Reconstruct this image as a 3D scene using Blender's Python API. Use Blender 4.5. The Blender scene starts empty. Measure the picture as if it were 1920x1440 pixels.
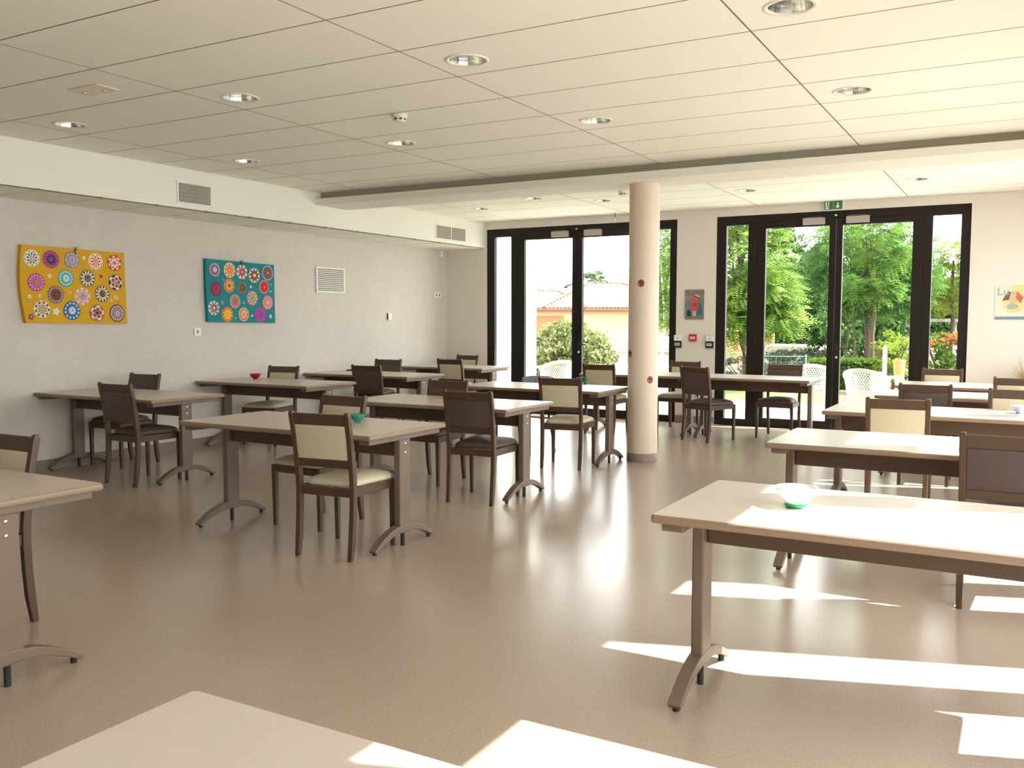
import bpy, bmesh, math, random
from mathutils import Vector, Matrix
random.seed(7)
SC = bpy.context.scene
COL = SC.collection
PI = math.pi

# ------------------------------------------------------------------ materials
def lin(h):
    h = h.lstrip('#')
    r = []
    for i in (0, 2, 4):
        c = int(h[i:i+2], 16) / 255.0
        r.append(c / 12.92 if c <= .04045 else ((c + .055) / 1.055) ** 2.4)
    return (r[0], r[1], r[2], 1.0)

MATS = {}
def mat(name, col, rough=.6, metal=0.0, spec=.5, noise=None, bump=None, coat=0.0):
    """noise=(scale, amount, stretch xyz), bump=(scale, strength)"""
    if name in MATS: return MATS[name]
    m = bpy.data.materials.new(name); m.use_nodes = True
    nt = m.node_tree; n = nt.nodes; b = n['Principled BSDF']
    b.inputs['Base Color'].default_value = lin(col)
    b.inputs['Roughness'].default_value = rough
    b.inputs['Metallic'].default_value = metal
    b.inputs['Specular IOR Level'].default_value = spec
    if coat: b.inputs['Coat Weight'].default_value = coat; b.inputs['Coat Roughness'].default_value = .15
    if noise or bump:
        tc = n.new('ShaderNodeTexCoord')
    if noise:
        mp = n.new('ShaderNodeMapping'); mp.inputs['Scale'].default_value = noise[2]
        nt.links.new(tc.outputs['Object'], mp.inputs['Vector'])
        tx = n.new('ShaderNodeTexNoise'); tx.inputs['Scale'].default_value = noise[0]
        tx.inputs['Detail'].default_value = 5; tx.inputs['Roughness'].default_value = .65
        nt.links.new(mp.outputs[0], tx.inputs['Vector'])
        mx = n.new('ShaderNodeMix'); mx.data_type = 'RGBA'
        c = lin(col); a = noise[1]
        mx.inputs[6].default_value = (c[0]*(1-a), c[1]*(1-a), c[2]*(1-a), 1)
        mx.inputs[7].default_value = (min(1, c[0]*(1+a)), min(1, c[1]*(1+a)), min(1, c[2]*(1+a)), 1)
        nt.links.new(tx.outputs['Fac'], mx.inputs[0])
        nt.links.new(mx.outputs[2], b.inputs['Base Color'])
    if bump:
        t2 = n.new('ShaderNodeTexNoise'); t2.inputs['Scale'].default_value = bump[0]; t2.inputs['Detail'].default_value = 3
        nt.links.new(tc.outputs['Object'], t2.inputs['Vector'])
        bp = n.new('ShaderNodeBump'); bp.inputs['Strength'].default_value = bump[1]; bp.inputs['Distance'].default_value = .01
        nt.links.new(t2.outputs['Fac'], bp.inputs['Height']); nt.links.new(bp.outputs[0], b.inputs['Normal'])
    MATS[name] = m
    return m

def glass_pane():
    m = bpy.data.materials.new('window_glass'); m.use_nodes = True
    nt = m.node_tree; n = nt.nodes; n.clear()
    o = n.new('ShaderNodeOutputMaterial'); t = n.new('ShaderNodeBsdfTransparent'); g = n.new('ShaderNodeBsdfGlossy')
    t.inputs[0].default_value = (.95, .97, .955, 1); g.inputs['Roughness'].default_value = .02
    lw = n.new('ShaderNodeLayerWeight'); lw.inputs[0].default_value = .5
    pw = n.new('ShaderNodeMath'); pw.operation = 'POWER'; pw.inputs[1].default_value = 4
    ma = n.new('ShaderNodeMath'); ma.operation = 'MULTIPLY_ADD'; ma.inputs[1].default_value = .5; ma.inputs[2].default_value = .03
    nt.links.new(lw.outputs['Facing'], pw.inputs[0]); nt.links.new(pw.outputs[0], ma.inputs[0])
    x = n.new('ShaderNodeMixShader')
    nt.links.new(ma.outputs[0], x.inputs[0]); nt.links.new(t.outputs[0], x.inputs[1]); nt.links.new(g.outputs[0], x.inputs[2])
    nt.links.new(x.outputs[0], o.inputs[0]); return m

def bowl_glass(name, col):
    m = bpy.data.materials.new(name); m.use_nodes = True
    b = m.node_tree.nodes['Principled BSDF']
    b.inputs['Base Color'].default_value = lin(col); b.inputs['Roughness'].default_value = .08
    b.inputs['Transmission Weight'].default_value = .45; b.inputs['IOR'].default_value = 1.3
    return m

def leaf_mat(name, c1, c2, trans=.45):
    m = bpy.data.materials.new(name); m.use_nodes = True
    nt = m.node_tree; n = nt.nodes; n.clear()
    o = n.new('ShaderNodeOutputMaterial'); d = n.new('ShaderNodeBsdfDiffuse'); t = n.new('ShaderNodeBsdfTranslucent')
    x = n.new('ShaderNodeMixShader'); x.inputs[0].default_value = trans
    tc = n.new('ShaderNodeTexCoord'); tx = n.new('ShaderNodeTexNoise'); tx.inputs['Scale'].default_value = 2.2; tx.inputs['Detail'].default_value = 6
    nt.links.new(tc.outputs['Object'], tx.inputs['Vector'])
    r = n.new('ShaderNodeValToRGB'); r.color_ramp.elements[0].position = .35; r.color_ramp.elements[1].position = .65
    r.color_ramp.elements[0].color = lin(c1); r.color_ramp.elements[1].color = lin(c2)
    nt.links.new(tx.outputs['Fac'], r.inputs[0])
    nt.links.new(r.outputs[0], d.inputs[0]); nt.links.new(r.outputs[0], t.inputs[0])
    nt.links.new(d.outputs[0], x.inputs[1]); nt.links.new(t.outputs[0], x.inputs[2]); nt.links.new(x.outputs[0], o.inputs[0])
    return m

def floor_mat():
    m = mat('floor_vinyl', '#a3948a', .36)
    nt = m.node_tree; n = nt.nodes; b = n['Principled BSDF']
    tc = n.new('ShaderNodeTexCoord')
    a = n.new('ShaderNodeTexNoise'); a.inputs['Scale'].default_value = 210; a.inputs['Detail'].default_value = 4
    mp = n.new('ShaderNodeMapping'); mp.inputs['Scale'].default_value = (1, .45, 1); mp.inputs['Rotation'].default_value = (0, 0, .6)
    nt.links.new(tc.outputs['Object'], mp.inputs[0]); nt.links.new(mp.outputs[0], a.inputs['Vector'])
    r = n.new('ShaderNodeValToRGB')
    e = r.color_ramp.elements
    e[0].position = .30; e[0].color = lin('#9b8a7d'); e[1].position = .62; e[1].color = lin('#af9e90')
    e.new(.45).color = lin('#a69586')
    nt.links.new(a.outputs['Fac'], r.inputs[0])
    k = n.new('ShaderNodeTexNoise'); k.inputs['Scale'].default_value = .9; k.inputs['Detail'].default_value = 3
    nt.links.new(tc.outputs['Object'], k.inputs['Vector'])
    mr = n.new('ShaderNodeMapRange'); mr.inputs['To Min'].default_value = .17; mr.inputs['To Max'].default_value = .27
    nt.links.new(k.outputs['Fac'], mr.inputs['Value']); nt.links.new(mr.outputs[0], b.inputs['Roughness'])
    nt.links.new(r.outputs[0], b.inputs['Base Color'])
    return m

FLOOR = floor_mat()
WALLPAPER = mat('grey_wallpaper', '#c9c3bc', .85, noise=(9, .10, (1, 1, 1)), bump=(60, .25))
WHITE_WALL = mat('white_wall_paint', '#dad4cc', .8, bump=(120, .08))
CEIL = mat('ceiling_tile', '#f1f1e9', .9, bump=(220, .10))
JOINT_SHADE = mat('ceiling_joint_shade', '#8f8b83', .9)  # joint grey, with groove shade put into strips and tile sides
SOFFIT = mat('soffit_paint', '#e8e7df', .8)
TAUPE = mat('taupe_fascia', '#a39b8d', .8)
PILLAR = mat('pillar_paint', '#d8c8b8', .55, noise=(3, .03, (1, 1, .4)))
SKIRT = mat('skirting_vinyl', '#85766c', .5)
FRAME = mat('door_frame_brown', '#1c1513', .5, spec=.3)
GLASS = glass_pane()
ALU = mat('aluminium', '#c8c8c6', .3, 1.0)
CHROME = mat('chrome', '#e4e4e2', .14, 1.0)
WPLAST = mat('white_plastic', '#e6e4de', .45)
BLACK = mat('black_plastic', '#1b1a1a', .5)
DARKGREY = mat('dark_grey', '#4d4b48', .6)
LAMINATE = mat('table_laminate', '#c2b6ab', .30, noise=(9, .035, (.5, 6, 1)))
EDGE = mat('table_edge', '#85725f', .45, noise=(14, .06, (1, 1, 4)))
TABLEWOOD = mat('table_frame', '#6e5d50', .42, noise=(12, .07, (1, 1, 3)))
BEAMWOOD = mat('table_beam', '#54402f', .5, noise=(12, .06, (.4, 1, 3)))
CHAIRWOOD = mat('chair_wood', '#4d3828', .42, noise=(16, .12, (1, 1, .25)))
CREAM = mat('cream_vinyl', '#c6bca2', .5, bump=(180, .08))
MAUVE = mat('dark_mauve_vinyl', '#51433e', .5, bump=(180, .08))
PAD = mat('rubber_pad', '#22201f', .7)

# ------------------------------------------------------------------ mesh building
class MB:
    def __init__(s): s.v = []; s.f = []; s.m = []; s.sm = []; s.mi = 0; s.smooth = False
    def face(s, idx): s.f.append(tuple(idx)); s.m.append(s.mi); s.sm.append(s.smooth)
    def add(s, pts):
        k = len(s.v); s.v.extend([tuple(p) for p in pts]); return k
    def box(s, x0, x1, y0, y1, z0, z1):
        k = s.add([(x0,y0,z0),(x1,y0,z0),(x1,y1,z0),(x0,y1,z0),(x0,y0,z1),(x1,y0,z1),(x1,y1,z1),(x0,y1,z1)])
        for q in ((0,3,2,1),(4,5,6,7),(0,1,5,4),(1,2,6,5),(2,3,7,6),(3,0,4,7)): s.face([k+i for i in q])
    def quad(s, a, b, c, d): k = s.add([a,b,c,d]); s.face((k,k+1,k+2,k+3))
    def loft(s, rings, cap=True, closed=True):
        n = len(rings[0]); ks = [s.add(r) for r in rings]
        for a, b in zip(ks, ks[1:]):
            for i in range(n if closed else n-1):
                j = (i+1) % n; s.face((a+i, a+j, b+j, b+i))
        if cap:
            s.face([ks[0]+i for i in range(n)][::-1]); s.face([ks[-1]+i for i in range(n)])
    def prism(s, poly, axis, a, b):
        """poly of 2-tuples, extruded along axis from a to b"""
        def P(p, t):
            return (t, p[0], p[1]) if axis == 'x' else (p[0], t, p[1]) if axis == 'y' else (p[0], p[1], t)
        s.loft([[P(p, a) for p in poly], [P(p, b) for p in poly]])
    def lathe(s, prof, n=32, c=(0,0,0), cap=True):
        rings = [[(c[0]+r*math.cos(2*PI*i/n), c[1]+r*math.sin(2*PI*i/n), c[2]+z) for i in range(n)] for r, z in prof]
        s.loft(rings, cap)
    def tube(s, pts, r, n=10, cap=True):
        rings = []
        for i, p in enumerate(pts):
            p = Vector(p); a = Vector(pts[max(0,i-1)]); b = Vector(pts[min(len(pts)-1,i+1)])
            d = (b-a).normalized(); u = d.orthogonal().normalized()
            if abs(d.z) < .99: u = d.cross(Vector((0,0,1))).normalized()
            else: u = Vector((1,0,0))
            w = d.cross(u); rr = r[i] if isinstance(r, (list,tuple)) else r
            rings.append([tuple(p + u*rr*math.cos(2*PI*k/n) + w*rr*math.sin(2*PI*k/n)) for k in range(n)])
        s.loft(rings, cap)
    def build(s, name, mats, parent=None, bevel=0, seg=2, subsurf=0, recalc=True, weld=False):
        me = bpy.data.meshes.new(name)
        me.from_pydata(s.v, [], s.f)
        for mm in (mats if isinstance(mats, (list,tuple)) else [mats]): me.materials.append(mm)
        me.polygons.foreach_set('material_index', s.m)
        me.polygons.foreach_set('use_smooth', s.sm)
        if recalc or weld:
            bm = bmesh.new(); bm.from_mesh(me)
            if weld: bmesh.ops.remove_doubles(bm, verts=bm.verts, dist=1e-5)
            bmesh.ops.recalc_face_normals(bm, faces=bm.faces); bm.to_mesh(me); bm.free()
        me.update()
        o = bpy.data.objects.new(name, me); COL.objects.link(o)
        if parent: o.parent = parent
        if bevel:
            b = o.modifiers.new('bevel', 'BEVEL'); b.width = bevel; b.segments = seg; b.limit_method = 'ANGLE'; b.angle_limit = .6
        if subsurf:
            b = o.modifiers.new('sub', 'SUBSURF'); b.levels = subsurf; b.render_levels = subsurf
        return o

def tag(o, label=None, cat=None, group=None, kind=None):
    if label: o['label'] = label
    if cat: o['category'] = cat
    if group: o['group'] = group
    if kind: o['kind'] = kind
    return o
def empty(name, loc, rz=0, **k):
    o = bpy.data.objects.new(name, None); COL.objects.link(o)
    o.empty_display_size = .1; o.location = loc; o.rotation_euler = (0, 0, rz); return tag(o, **k)
def copy_tree(o, parent=None):
    c = o.copy(); COL.objects.link(c)
    if parent: c.parent = parent
    for ch in o.children: copy_tree(ch, c)
    return c
def struct(o): o['kind'] = 'structure'; return o
def box_obj(name, x0, x1, y0, y1, z0, z1, m, parent=None, bevel=0):
    b = MB(); b.box(x0,x1,y0,y1,z0,z1); return b.build(name, m, parent, bevel=bevel)

# ------------------------------------------------------------------ room shell
XL, XR, YB, YF = -7.95, .62, 11.97, -2.5      # inner faces: left, right, back (garden), front (behind)
XRO = .86                                     # outer face of the right wall
ZC, ZT = 2.893, 3.05
XS, ZS = -7.26, 2.491                         # left soffit face, soffit underside
BY0, BY1, BZ0, BZ1 = 8.18, 8.74, 2.743, 2.815 # ceiling beam

struct(box_obj('floor', XL-.2, XRO, YF-.2, YB+.28, -.1, 0, FLOOR))
struct(box_obj('wall_left', XL-.2, XL, YF-.2, YB+.28, 0, ZT, WALLPAPER))
struct(box_obj('wall_front', XL, XRO, YF-.2, YF, 0, ZT, mat('front_wall_taupe', '#5d544c', .8)))  # unseen wall; its dark colour is set to cut fill light

DOORW, DOORH = 3.04, 2.78
LX0, RX0 = -7.223, -3.636                     # left edges of the two garden doors
w = MB()
for a, b, z0 in ((XL, LX0, 0), (LX0, LX0+DOORW, DOORH), (LX0+DOORW, RX0, 0), (RX0, RX0+DOORW, DOORH), (RX0+DOORW, XRO, 0)):
    w.box(a, b, YB, YB+.28, z0, ZT)
struct(w.build('wall_back', WHITE_WALL))
RY = [-2.05, 1.50, 5.09, 8.69]                # near edges of the doors in the right wall
w = MB(); y = YF
for r in RY:
    w.box(XR, XRO, y, r, 0, ZT); w.box(XR, XRO, r, r+DOORW, DOORH, ZT); y = r+DOORW
w.box(XR, XRO, y, YB, 0, ZT)
struct(w.build('wall_right', WHITE_WALL))

b = MB(); b.box(XL, XL+.012, YF, YB, 0, .10)
struct(b.build('baseboard_left', SKIRT))
b = MB()
for a, c in ((XL+.012, LX0), (LX0+DOORW, RX0), (RX0+DOORW, XR)): b.box(a, c, YB-.012, YB, 0, .10)
struct(b.build('baseboard_back', SKIRT))

# soffit along the left wall, beam across the room, roof slab
b = MB(); b.box(XL, XS, YF, YB, ZS+.014, ZT); struct(b.build('soffit', SOFFIT))
b = MB(); b.box(XS, XR, BY0, BY1, BZ0, BZ1); struct(b.build('beam', SOFFIT))
b = MB(); b.box(XS, XR, 8.27, BY1, BZ1, ZT); struct(b.build('beam_fascia', TAUPE))
b = MB(); b.box(XL-.2, XRO, YF-.2, 12.66, ZT, 3.3); struct(b.build('roof', SOFFIT))

# tiled ceilings: one mesh each, bevelled tiles with a real gap, holes for the downlights
LIGHTS = [(-1.022,4.47),(-2.832,4.48),(-4.625,4.48),(-6.401,4.46),(-1.024,6.28),(-2.836,6.28),(-4.623,6.27),(-6.41,6.27),
          (-6.402,10.45),(-4.644,10.48),(-2.842,10.47),(-1.048,10.50),(-5.30,9.89)]
HR = .106
def tiles(name, xl, yl, z, holes=()):
    g, d = .004, .007
    b = MB()
    for x0, x1 in zip(xl, xl[1:]):
        for y0, y1 in zip(yl, yl[1:]):
            a0, a1, c0, c1 = x0+g, x1-g, y0+g, y1-g
            hs = [h for h in holes if a0 < h[0] < a1 and c0 < h[1] < c1]
            e = .001
            o = [(a0,c0,z+d),(a1,c0,z+d),(a1,c1,z+d),(a0,c1,z+d)]
            i = [(a0+e,c0+e,z),(a1-e,c0+e,z),(a1-e,c1-e,z),(a0+e,c1-e,z)]
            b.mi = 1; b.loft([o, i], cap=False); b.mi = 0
            if not hs: b.quad(*i)
            else:
                hx, hy = hs[0]; n = 48
                ang = sorted([2*PI*k/n for k in range(n)] + [math.atan2(p[1]-hy, p[0]-hx) % (2*PI) for p in i])
                ci, ou = [], []
                for t in ang:
                    dx, dy = math.cos(t), math.sin(t); ci.append((hx+HR*dx, hy+HR*dy, z))
                    s = min((( (a1-e-hx) if dx > 0 else (a0+e-hx))/dx) if abs(dx) > 1e-9 else 1e9,
                            (( (c1-e-hy) if dy > 0 else (c0+e-hy))/dy) if abs(dy) > 1e-9 else 1e9)
                    ou.append((hx+s*dx, hy+s*dy, z))
                b.loft([ci, ou], cap=False)
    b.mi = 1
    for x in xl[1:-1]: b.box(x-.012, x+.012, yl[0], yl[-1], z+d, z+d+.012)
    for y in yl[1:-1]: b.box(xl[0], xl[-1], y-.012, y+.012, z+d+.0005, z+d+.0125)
    return struct(b.build(name, [CEIL, JOINT_SHADE]))
gx = [XS] + [-4.858+1.7876*i for i in range(-1, 4) if XS < -4.858+1.7876*i < XR] + [XR]
gy = [YF] + [3.552+.6*j for j in range(-10, 8)] + [8.27]
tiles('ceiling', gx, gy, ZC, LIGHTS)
gy2 = [BY1] + [3.552+.6*j for j in range(9, 14)] + [YB]
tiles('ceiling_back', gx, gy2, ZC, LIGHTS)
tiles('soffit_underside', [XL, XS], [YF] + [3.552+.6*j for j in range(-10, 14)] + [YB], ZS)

# round pillar
b = MB(); b.smooth = True; b.lathe([(.15, .085), (.15, BZ0)], 48, cap=False)
p = b.build('pillar', PILLAR); p.location = (-3.32, 8.53, 0); struct(p)
b = MB(); b.smooth = True; b.lathe([(.153, 0), (.153, .085), (.149, .086)], 48, cap=False)
o = b.build('plinth', SKIRT, p)
DECAL = mat('decal_brown', '#8a3f33', .5); DECAL2 = mat('decal_dark', '#4a2620', .5); DECAL3 = mat('decal_pale', '#c49a86', .5)
for ang, z in ((-78, 1.771), (-124, 1.076), (-43, .823)):
    pass
def decal(deg, z, lab):
    b = MB(); R = .1525
    def P(du, dz): 
        t = math.radians(deg) + du/R
        return (R*math.cos(t), R*math.sin(t), dz)
    n = 20
    for r, mi, off in ((.033, 0, 0), (.012, 1, .0008), (.006, 2, .0012)):
        b.mi = mi
        R = .1518 + off
        cx, cz = (0, 0) if mi == 0 else (.008, .006) if mi == 1 else (-.014, -.008)
        k = b.add([P(cx+r*math.cos(2*PI*i/n), cz+1.12*r*math.sin(2*PI*i/n)) for i in range(n)]); b.face(range(k, k+n))
    R = .1522; b.mi = 1
    k = b.add([P(-.012, .02), P(-.006, .022), P(.004, -.024), P(-.004, -.026)]); b.face(range(k, k+4))
    o = b.build('round_sticker', [DECAL, DECAL2, DECAL3]); o.location = (-3.32, 8.53, z)
    tag(o, lab, 'sticker', 'round stickers on the pillar')
decal(-79, 1.771, 'round red-brown sticker at eye height on the pillar, topmost of three')
decal(-128, 1.076, 'round red-brown sticker on the left edge of the pillar, middle of three')
decal(-40, .823, 'round red-brown sticker low on the pillar at table height, lowest of three')

# ------------------------------------------------------------------ glazed double doors
def door_unit(name, T, kind='garden'):
    """T maps (u along wall, w outwards, z) to world"""
    root = empty(name, T(DOORW/2, .06, 0)); struct(root)
    inv = Matrix.Translation(-root.location)
    def bld(mb, nm, m, parent, bevel=.004):
        mb.v = [tuple(Vector(T(*p)) - root.location) for p in mb.v]
        return mb.build(nm, m, parent, bevel=bevel)
    f = MB(); w0, w1 = .02, .10
    f.box(0, .13, w0, w1, 0, DOORH); f.box(DOORW-.105, DOORW, w0, w1, 0, DOORH)
    f.box(.13, DOORW-.105, w0, w1, 2.685, DOORH)
    f.box(.42, .53, w0, w1, .0, 2.685); f.box(2.53, 2.63, w0, w1, 0, 2.685)
    f.box(.13, .42, w0, w1, 0, .09); f.box(2.63, 2.935, w0, w1, 0, .09)
    f.box(.53, 2.53, w0+.005, w1, 0, .025)
    f.box(.13, .42, w0, w1, 2.66, 2.685); f.box(2.63, 2.935, w0, w1, 2.66, 2.685)
    bld(f, 'frame', FRAME, root)
    for a, c in ((.13, .42), (2.63, 2.935)):
        g = MB(); g.box(a, c, .058, .064, .09, 2.66); bld(g, 'sidelight_pane', GLASS, root, 0)
    for (a, c, sa, sc, hs) in ((.532, 1.521, .118, .077, -1), (1.527, 2.528, .077, .118, 1)):
        l = MB(); z0, z1 = .028, 2.682
        l.box(a, a+sa, w0, w1-.01, z0, z1); l.box(c-sc, c, w0, w1-.01, z0, z1)
        l.box(a+sa, c-sc, w0, w1-.01, z0, .12); l.box(a+sa, c-sc, w0, w1-.01, 2.60, z1)
        leaf = bld(l, 'door_leaf', FRAME, root)
        g = MB(); g.box(a+sa, c-sc, .055, .061, .12, 2.60); bld(g, 'glass', GLASS, leaf, 0)
        k = MB(); x0 = (c-.40) if hs < 0 else (a+.12)
        k.box(x0, x0+.27, w0-.05, w0, 2.618, 2.70); bld(k, 'door_closer', mat('closer_grey', '#aaa29b', .45), leaf)
        k = MB(); k.box(x0+.03, x0+.24, w0-.035, w0-.02, 2.70, 2.716); bld(k, 'closer_arm', DARKGREY, leaf, 0)
        if hs > 0:
            h = MB(); u = a+.035
            h.box(u-.018, u+.018, w0-.008, w0, .97, 1.12)
            h.box(u-.009, u+.009, w0-.05, w0-.008, 1.045, 1.063); h.box(u-.009, u+.14, w0-.058, w0-.042, 1.045, 1.063)
            bld(h, 'lever_handle', BLACK, leaf)
            h = MB(); h.box(u-.012, u+.016, w0-.03, w0, .925, .958); bld(h, 'lock_knob', CHROME, leaf, .008)
    k = MB(); k.box(1.505, 1.535, w0-.02, w0, 2.71, 2.735); bld(k, 'stop_stud', CHROME, root)
    return root
door_unit('door_1', lambda u, v, z: (LX0+u, YB+v, z))
door_unit('door_2', lambda u, v, z: (RX0+u, YB+v, z))
for i, r in enumerate(RY): door_unit('door_%d' % (i+3), lambda u, v, z, r=r: (.755+v, r+u, z))

# ------------------------------------------------------------------ ceiling fittings
def make_downlight():
    root = empty('downlight', (0,0,0))
    b = MB(); b.smooth = True
    b.lathe([(.1035, .004), (.1035, -.004), (.124, -.006), (.127, -.001), (.127, .0005)], 48, cap=False)
    b.build('trim_ring', WPLAST, root)
    b = MB(); n = 36
    prof = [(.103, .002), (.098, .03), (.088, .07), (.07, .11), (.05, .13)]
    b.lathe(prof, n, cap=False); k = b.add([(.05*math.cos(2*PI*i/n), .05*math.sin(2*PI*i/n), .13) for i in range(n)]); b.face(range(k, k+n))
    b.build('reflector', REFL, root)
    b = MB(); b.smooth = True
    for s in (-.02, .02): b.tube([(s, 0, .125), (s, 0, .05)], .011, 12)
    b.build('lamp_tubes', WPLAST, root)
    return root
REFL = mat('mirror_reflector', '#d9d8cf', .22, 1.0)
D0 = make_downlight()
DL = ['recessed round downlight, rightmost of the front row, cut by the top of the photo', 'recessed round downlight, second from right in the nearest row above the aisle',
 'recessed round downlight, third from right in the nearest row, beyond the square emergency light', 'recessed round downlight, leftmost of the nearest row beside the left soffit',
 'recessed round downlight, rightmost of the second row before the beam', 'recessed round downlight, second from right of the second row before the beam',
 'recessed round downlight just behind the nearer smoke detector', 'recessed round downlight, leftmost of the second row above the soffit grille',
 'recessed round downlight behind the beam, nearest the left soffit', 'recessed round downlight behind the beam, just left of the pillar',
 'recessed round downlight behind the beam, right of the pillar', 'recessed round downlight behind the beam, farthest right',
 'recessed round downlight behind the beam, nearest the beam, left of the pillar']
for i, (x, y) in enumerate(LIGHTS):
    o = D0 if i == 0 else copy_tree(D0)
    o.location = (x, y, ZC); o.rotation_euler = (0, 0, i*.7)
    tag(o, DL[i], 'ceiling light', 'recessed ceiling downlights')

e = empty('emergency_light', (-5.29, 3.86, ZC), .0, label='square emergency light recessed in the ceiling tile at upper left', cat='ceiling light')
b = MB(); b.box(-.15, .15, -.085, .085, -.008, -.0005); b.build('cover', mat('opal_cover', '#ddd6ca', .25), e, bevel=.003)
b = MB(); b.smooth = True
for x, y in ((-.09, 0), (.08, .02)): b.lathe([(.016, -.009), (.012, -.018), (.003, -.02)], 16, (x, y, 0))
b.build('lamp_domes', CHROME, e)

def smoke(loc, lab):
    e = empty('smoke_detector', loc, 0, label=lab, cat='smoke detector', group='smoke detectors on the ceiling')
    b = MB(); b.smooth = True; b.lathe([(.058, -.0005), (.058, -.018), (.05, -.024)], 32); b.build('base', WPLAST, e)
    b = MB(); b.smooth = True; b.lathe([(.046, -.022), (.046, -.045), (.036, -.055)], 32); b.build('head', WPLAST, e)
    b = MB()
    for k in range(8):
        t = 2*PI*k/8; r = .0462
        b.loft([[(r*math.cos(t+s), r*math.sin(t+s), z) for s, z in ((-.22,-.032),(.22,-.032),(.22,-.045),(-.22,-.045))],
                [((r+.001)*math.cos(t+s), (r+.001)*math.sin(t+s), z) for s, z in ((-.22,-.032),(.22,-.032),(.22,-.045),(-.22,-.045))]])
    b.build('vents', BLACK, e)
smoke((-3.99, 5.40, ZC), 'white smoke detector on the main ceiling in front of the beam')
smoke((-4.09, 9.82, ZC), 'white smoke detector behind the beam just left of the pillar')
e = empty('hanging_sensor', (-5.04, 11.82, ZC), 0, label='thin white sensor rod hanging from the ceiling above the left garden door', cat='sensor')
b = MB(); b.lathe([(.006, -.0005), (.006, -.06)], 10); b.build('stem', DARKGREY, e)
b = MB(); b.lathe([(.010, -.06), (.010, -.12), (.006, -.124)], 12); b.build('tip', WPLAST, e)

# air grilles on the soffit face (facing +X)
def grille(y0, y1, z0, z1, nb, lab):
    e = empty('air_grille', (XS, (y0+y1)/2, (z0+z1)/2), 0, label=lab, cat='air vent', group='air grilles on the soffit')
    hw, hh = (y1-y0)/2, (z1-z0)/2
    b = MB(); f = .018
    for q in ((-hw-f, hw+f, -hh-f, -hh), (-hw-f, hw+f, hh, hh+f), (-hw-f, -hw, -hh, hh), (hw, hw+f, -hh, hh)): b.box(.0, .008, q[0], q[1], q[2], q[3])
    if nb > 1: b.box(0, .008, -.008, .008, -hh, hh)
    b.build('rim', WPLAST, e)
    box_obj('backing', .0005, .002, -hw, hw, -hh, hh, DARKGREY, e)
    b = MB(); n = int((y1-y0)/.018)
    for k in range(n):
        y = -hw + (k+.5)*(y1-y0)/n; b.box(.002, .007, y-.0045, y+.0045, -hh, hh)
    for k in range(1, 5): z = -hh+k*(z1-z0)/5; b.box(.002, .005, -hw, hw, z-.002, z+.002)
    b.build('bars', mat('grille_grey', '#b9b4a8', .5), e)
grille(6.20, 6.60, 2.565, 2.748, 1, 'small white barred air grille on the nearer part of the soffit')
grille(10.66, 11.42, 2.562, 2.738, 2, 'wide double air grille on the soffit near the garden door')

# ------------------------------------------------------------------ left wall fittings
def on_left(name, y, z, **k): return empty(name, (XL, y, z), 0, **k)
e = on_left('wall_vent', 9.21, 1.925, label='square white louvred vent high on the left wall', cat='air vent')
b = MB(); h = .165; wd = .28; t = .025
for q in ((-wd, wd, h-t, h), (-wd, wd, -h, -h+t), (-wd, -wd+t, -h+t, h-t), (wd-t, wd, -h+t, h-t)): b.box(0, .02, *q)
b.build('vent_frame', WPLAST, e, bevel=.003)
box_obj('backing', .0005, .003, -wd+t, wd-t, -h+t, h-t, DARKGREY, e)
b = MB()
for k in range(11):
    z = -h+t+.012+k*(2*h-2*t-.01)/11
    b.loft([[(.004, y, z+.012), (.016, y, z-.004), (.018, y, z-.002), (.006, y, z+.014)] for y in (-wd+t, wd-t)])
b.build('slats', WPLAST, e)

e = on_left('light_switch', 7.0, 1.275, label='white square light switch with grey rocker under the blue mandala board', cat='switch')
box_obj('plate', 0, .012, -.045, .045, -.042, .042, WPLAST, e, .003)
b = MB(); b.loft([[(.0125, -.014, -.02), (.0125, .014, -.02), (.0125, .014, .02), (.0125, -.014, .02)], [(.016, -.012, -.018), (.016, .012, -.018), (.014, .012, .018), (.014, -.012, .018)]])
b.build('rocker', mat('rocker_grey', '#8f8a84', .4), e)
e = on_left('thermostat', 10.46, 1.455, label='small white thermostat box on the left wall near the corner', cat='thermostat')
box_obj('body', 0, .03, -.04, .04, -.05, .05, WPLAST, e, .004)
box_obj('side_grille', .004, .026, -.0412, -.0402, -.04, .04, DARKGREY, e)
e = on_left('double_socket', 11.7, 1.79, label='white double wall socket with loose cable ends near the back corner', cat='socket')
box_obj('plate', 0, .012, -.085, .085, -.04, .04, WPLAST, e, .003)
b = MB()
for y in (-.04, .04):
    k = b.add([(.0128, y+.017*math.cos(2*PI*i/16), .017*math.sin(2*PI*i/16)) for i in range(16)]); b.face(range(k, k+16))
b.build('socket_holes', DARKGREY, e)
b = MB(); b.tube([(.006, .075, .03), (.015, .10, .07), (.01, .11, .09)], .004, 8); b.tube([(.006, .075, -.03), (.015, .10, -.07), (.01, .105, -.095)], .004, 8)
b.build('cable_ends', WPLAST, e)
e = on_left('wall_sensor', 11.78, 2.43, label='small white box sensor under the soffit in the back left corner', cat='sensor')
box_obj('body', 0, .04, -.035, .035, -.05, .05, WPLAST, e, .006)

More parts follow.
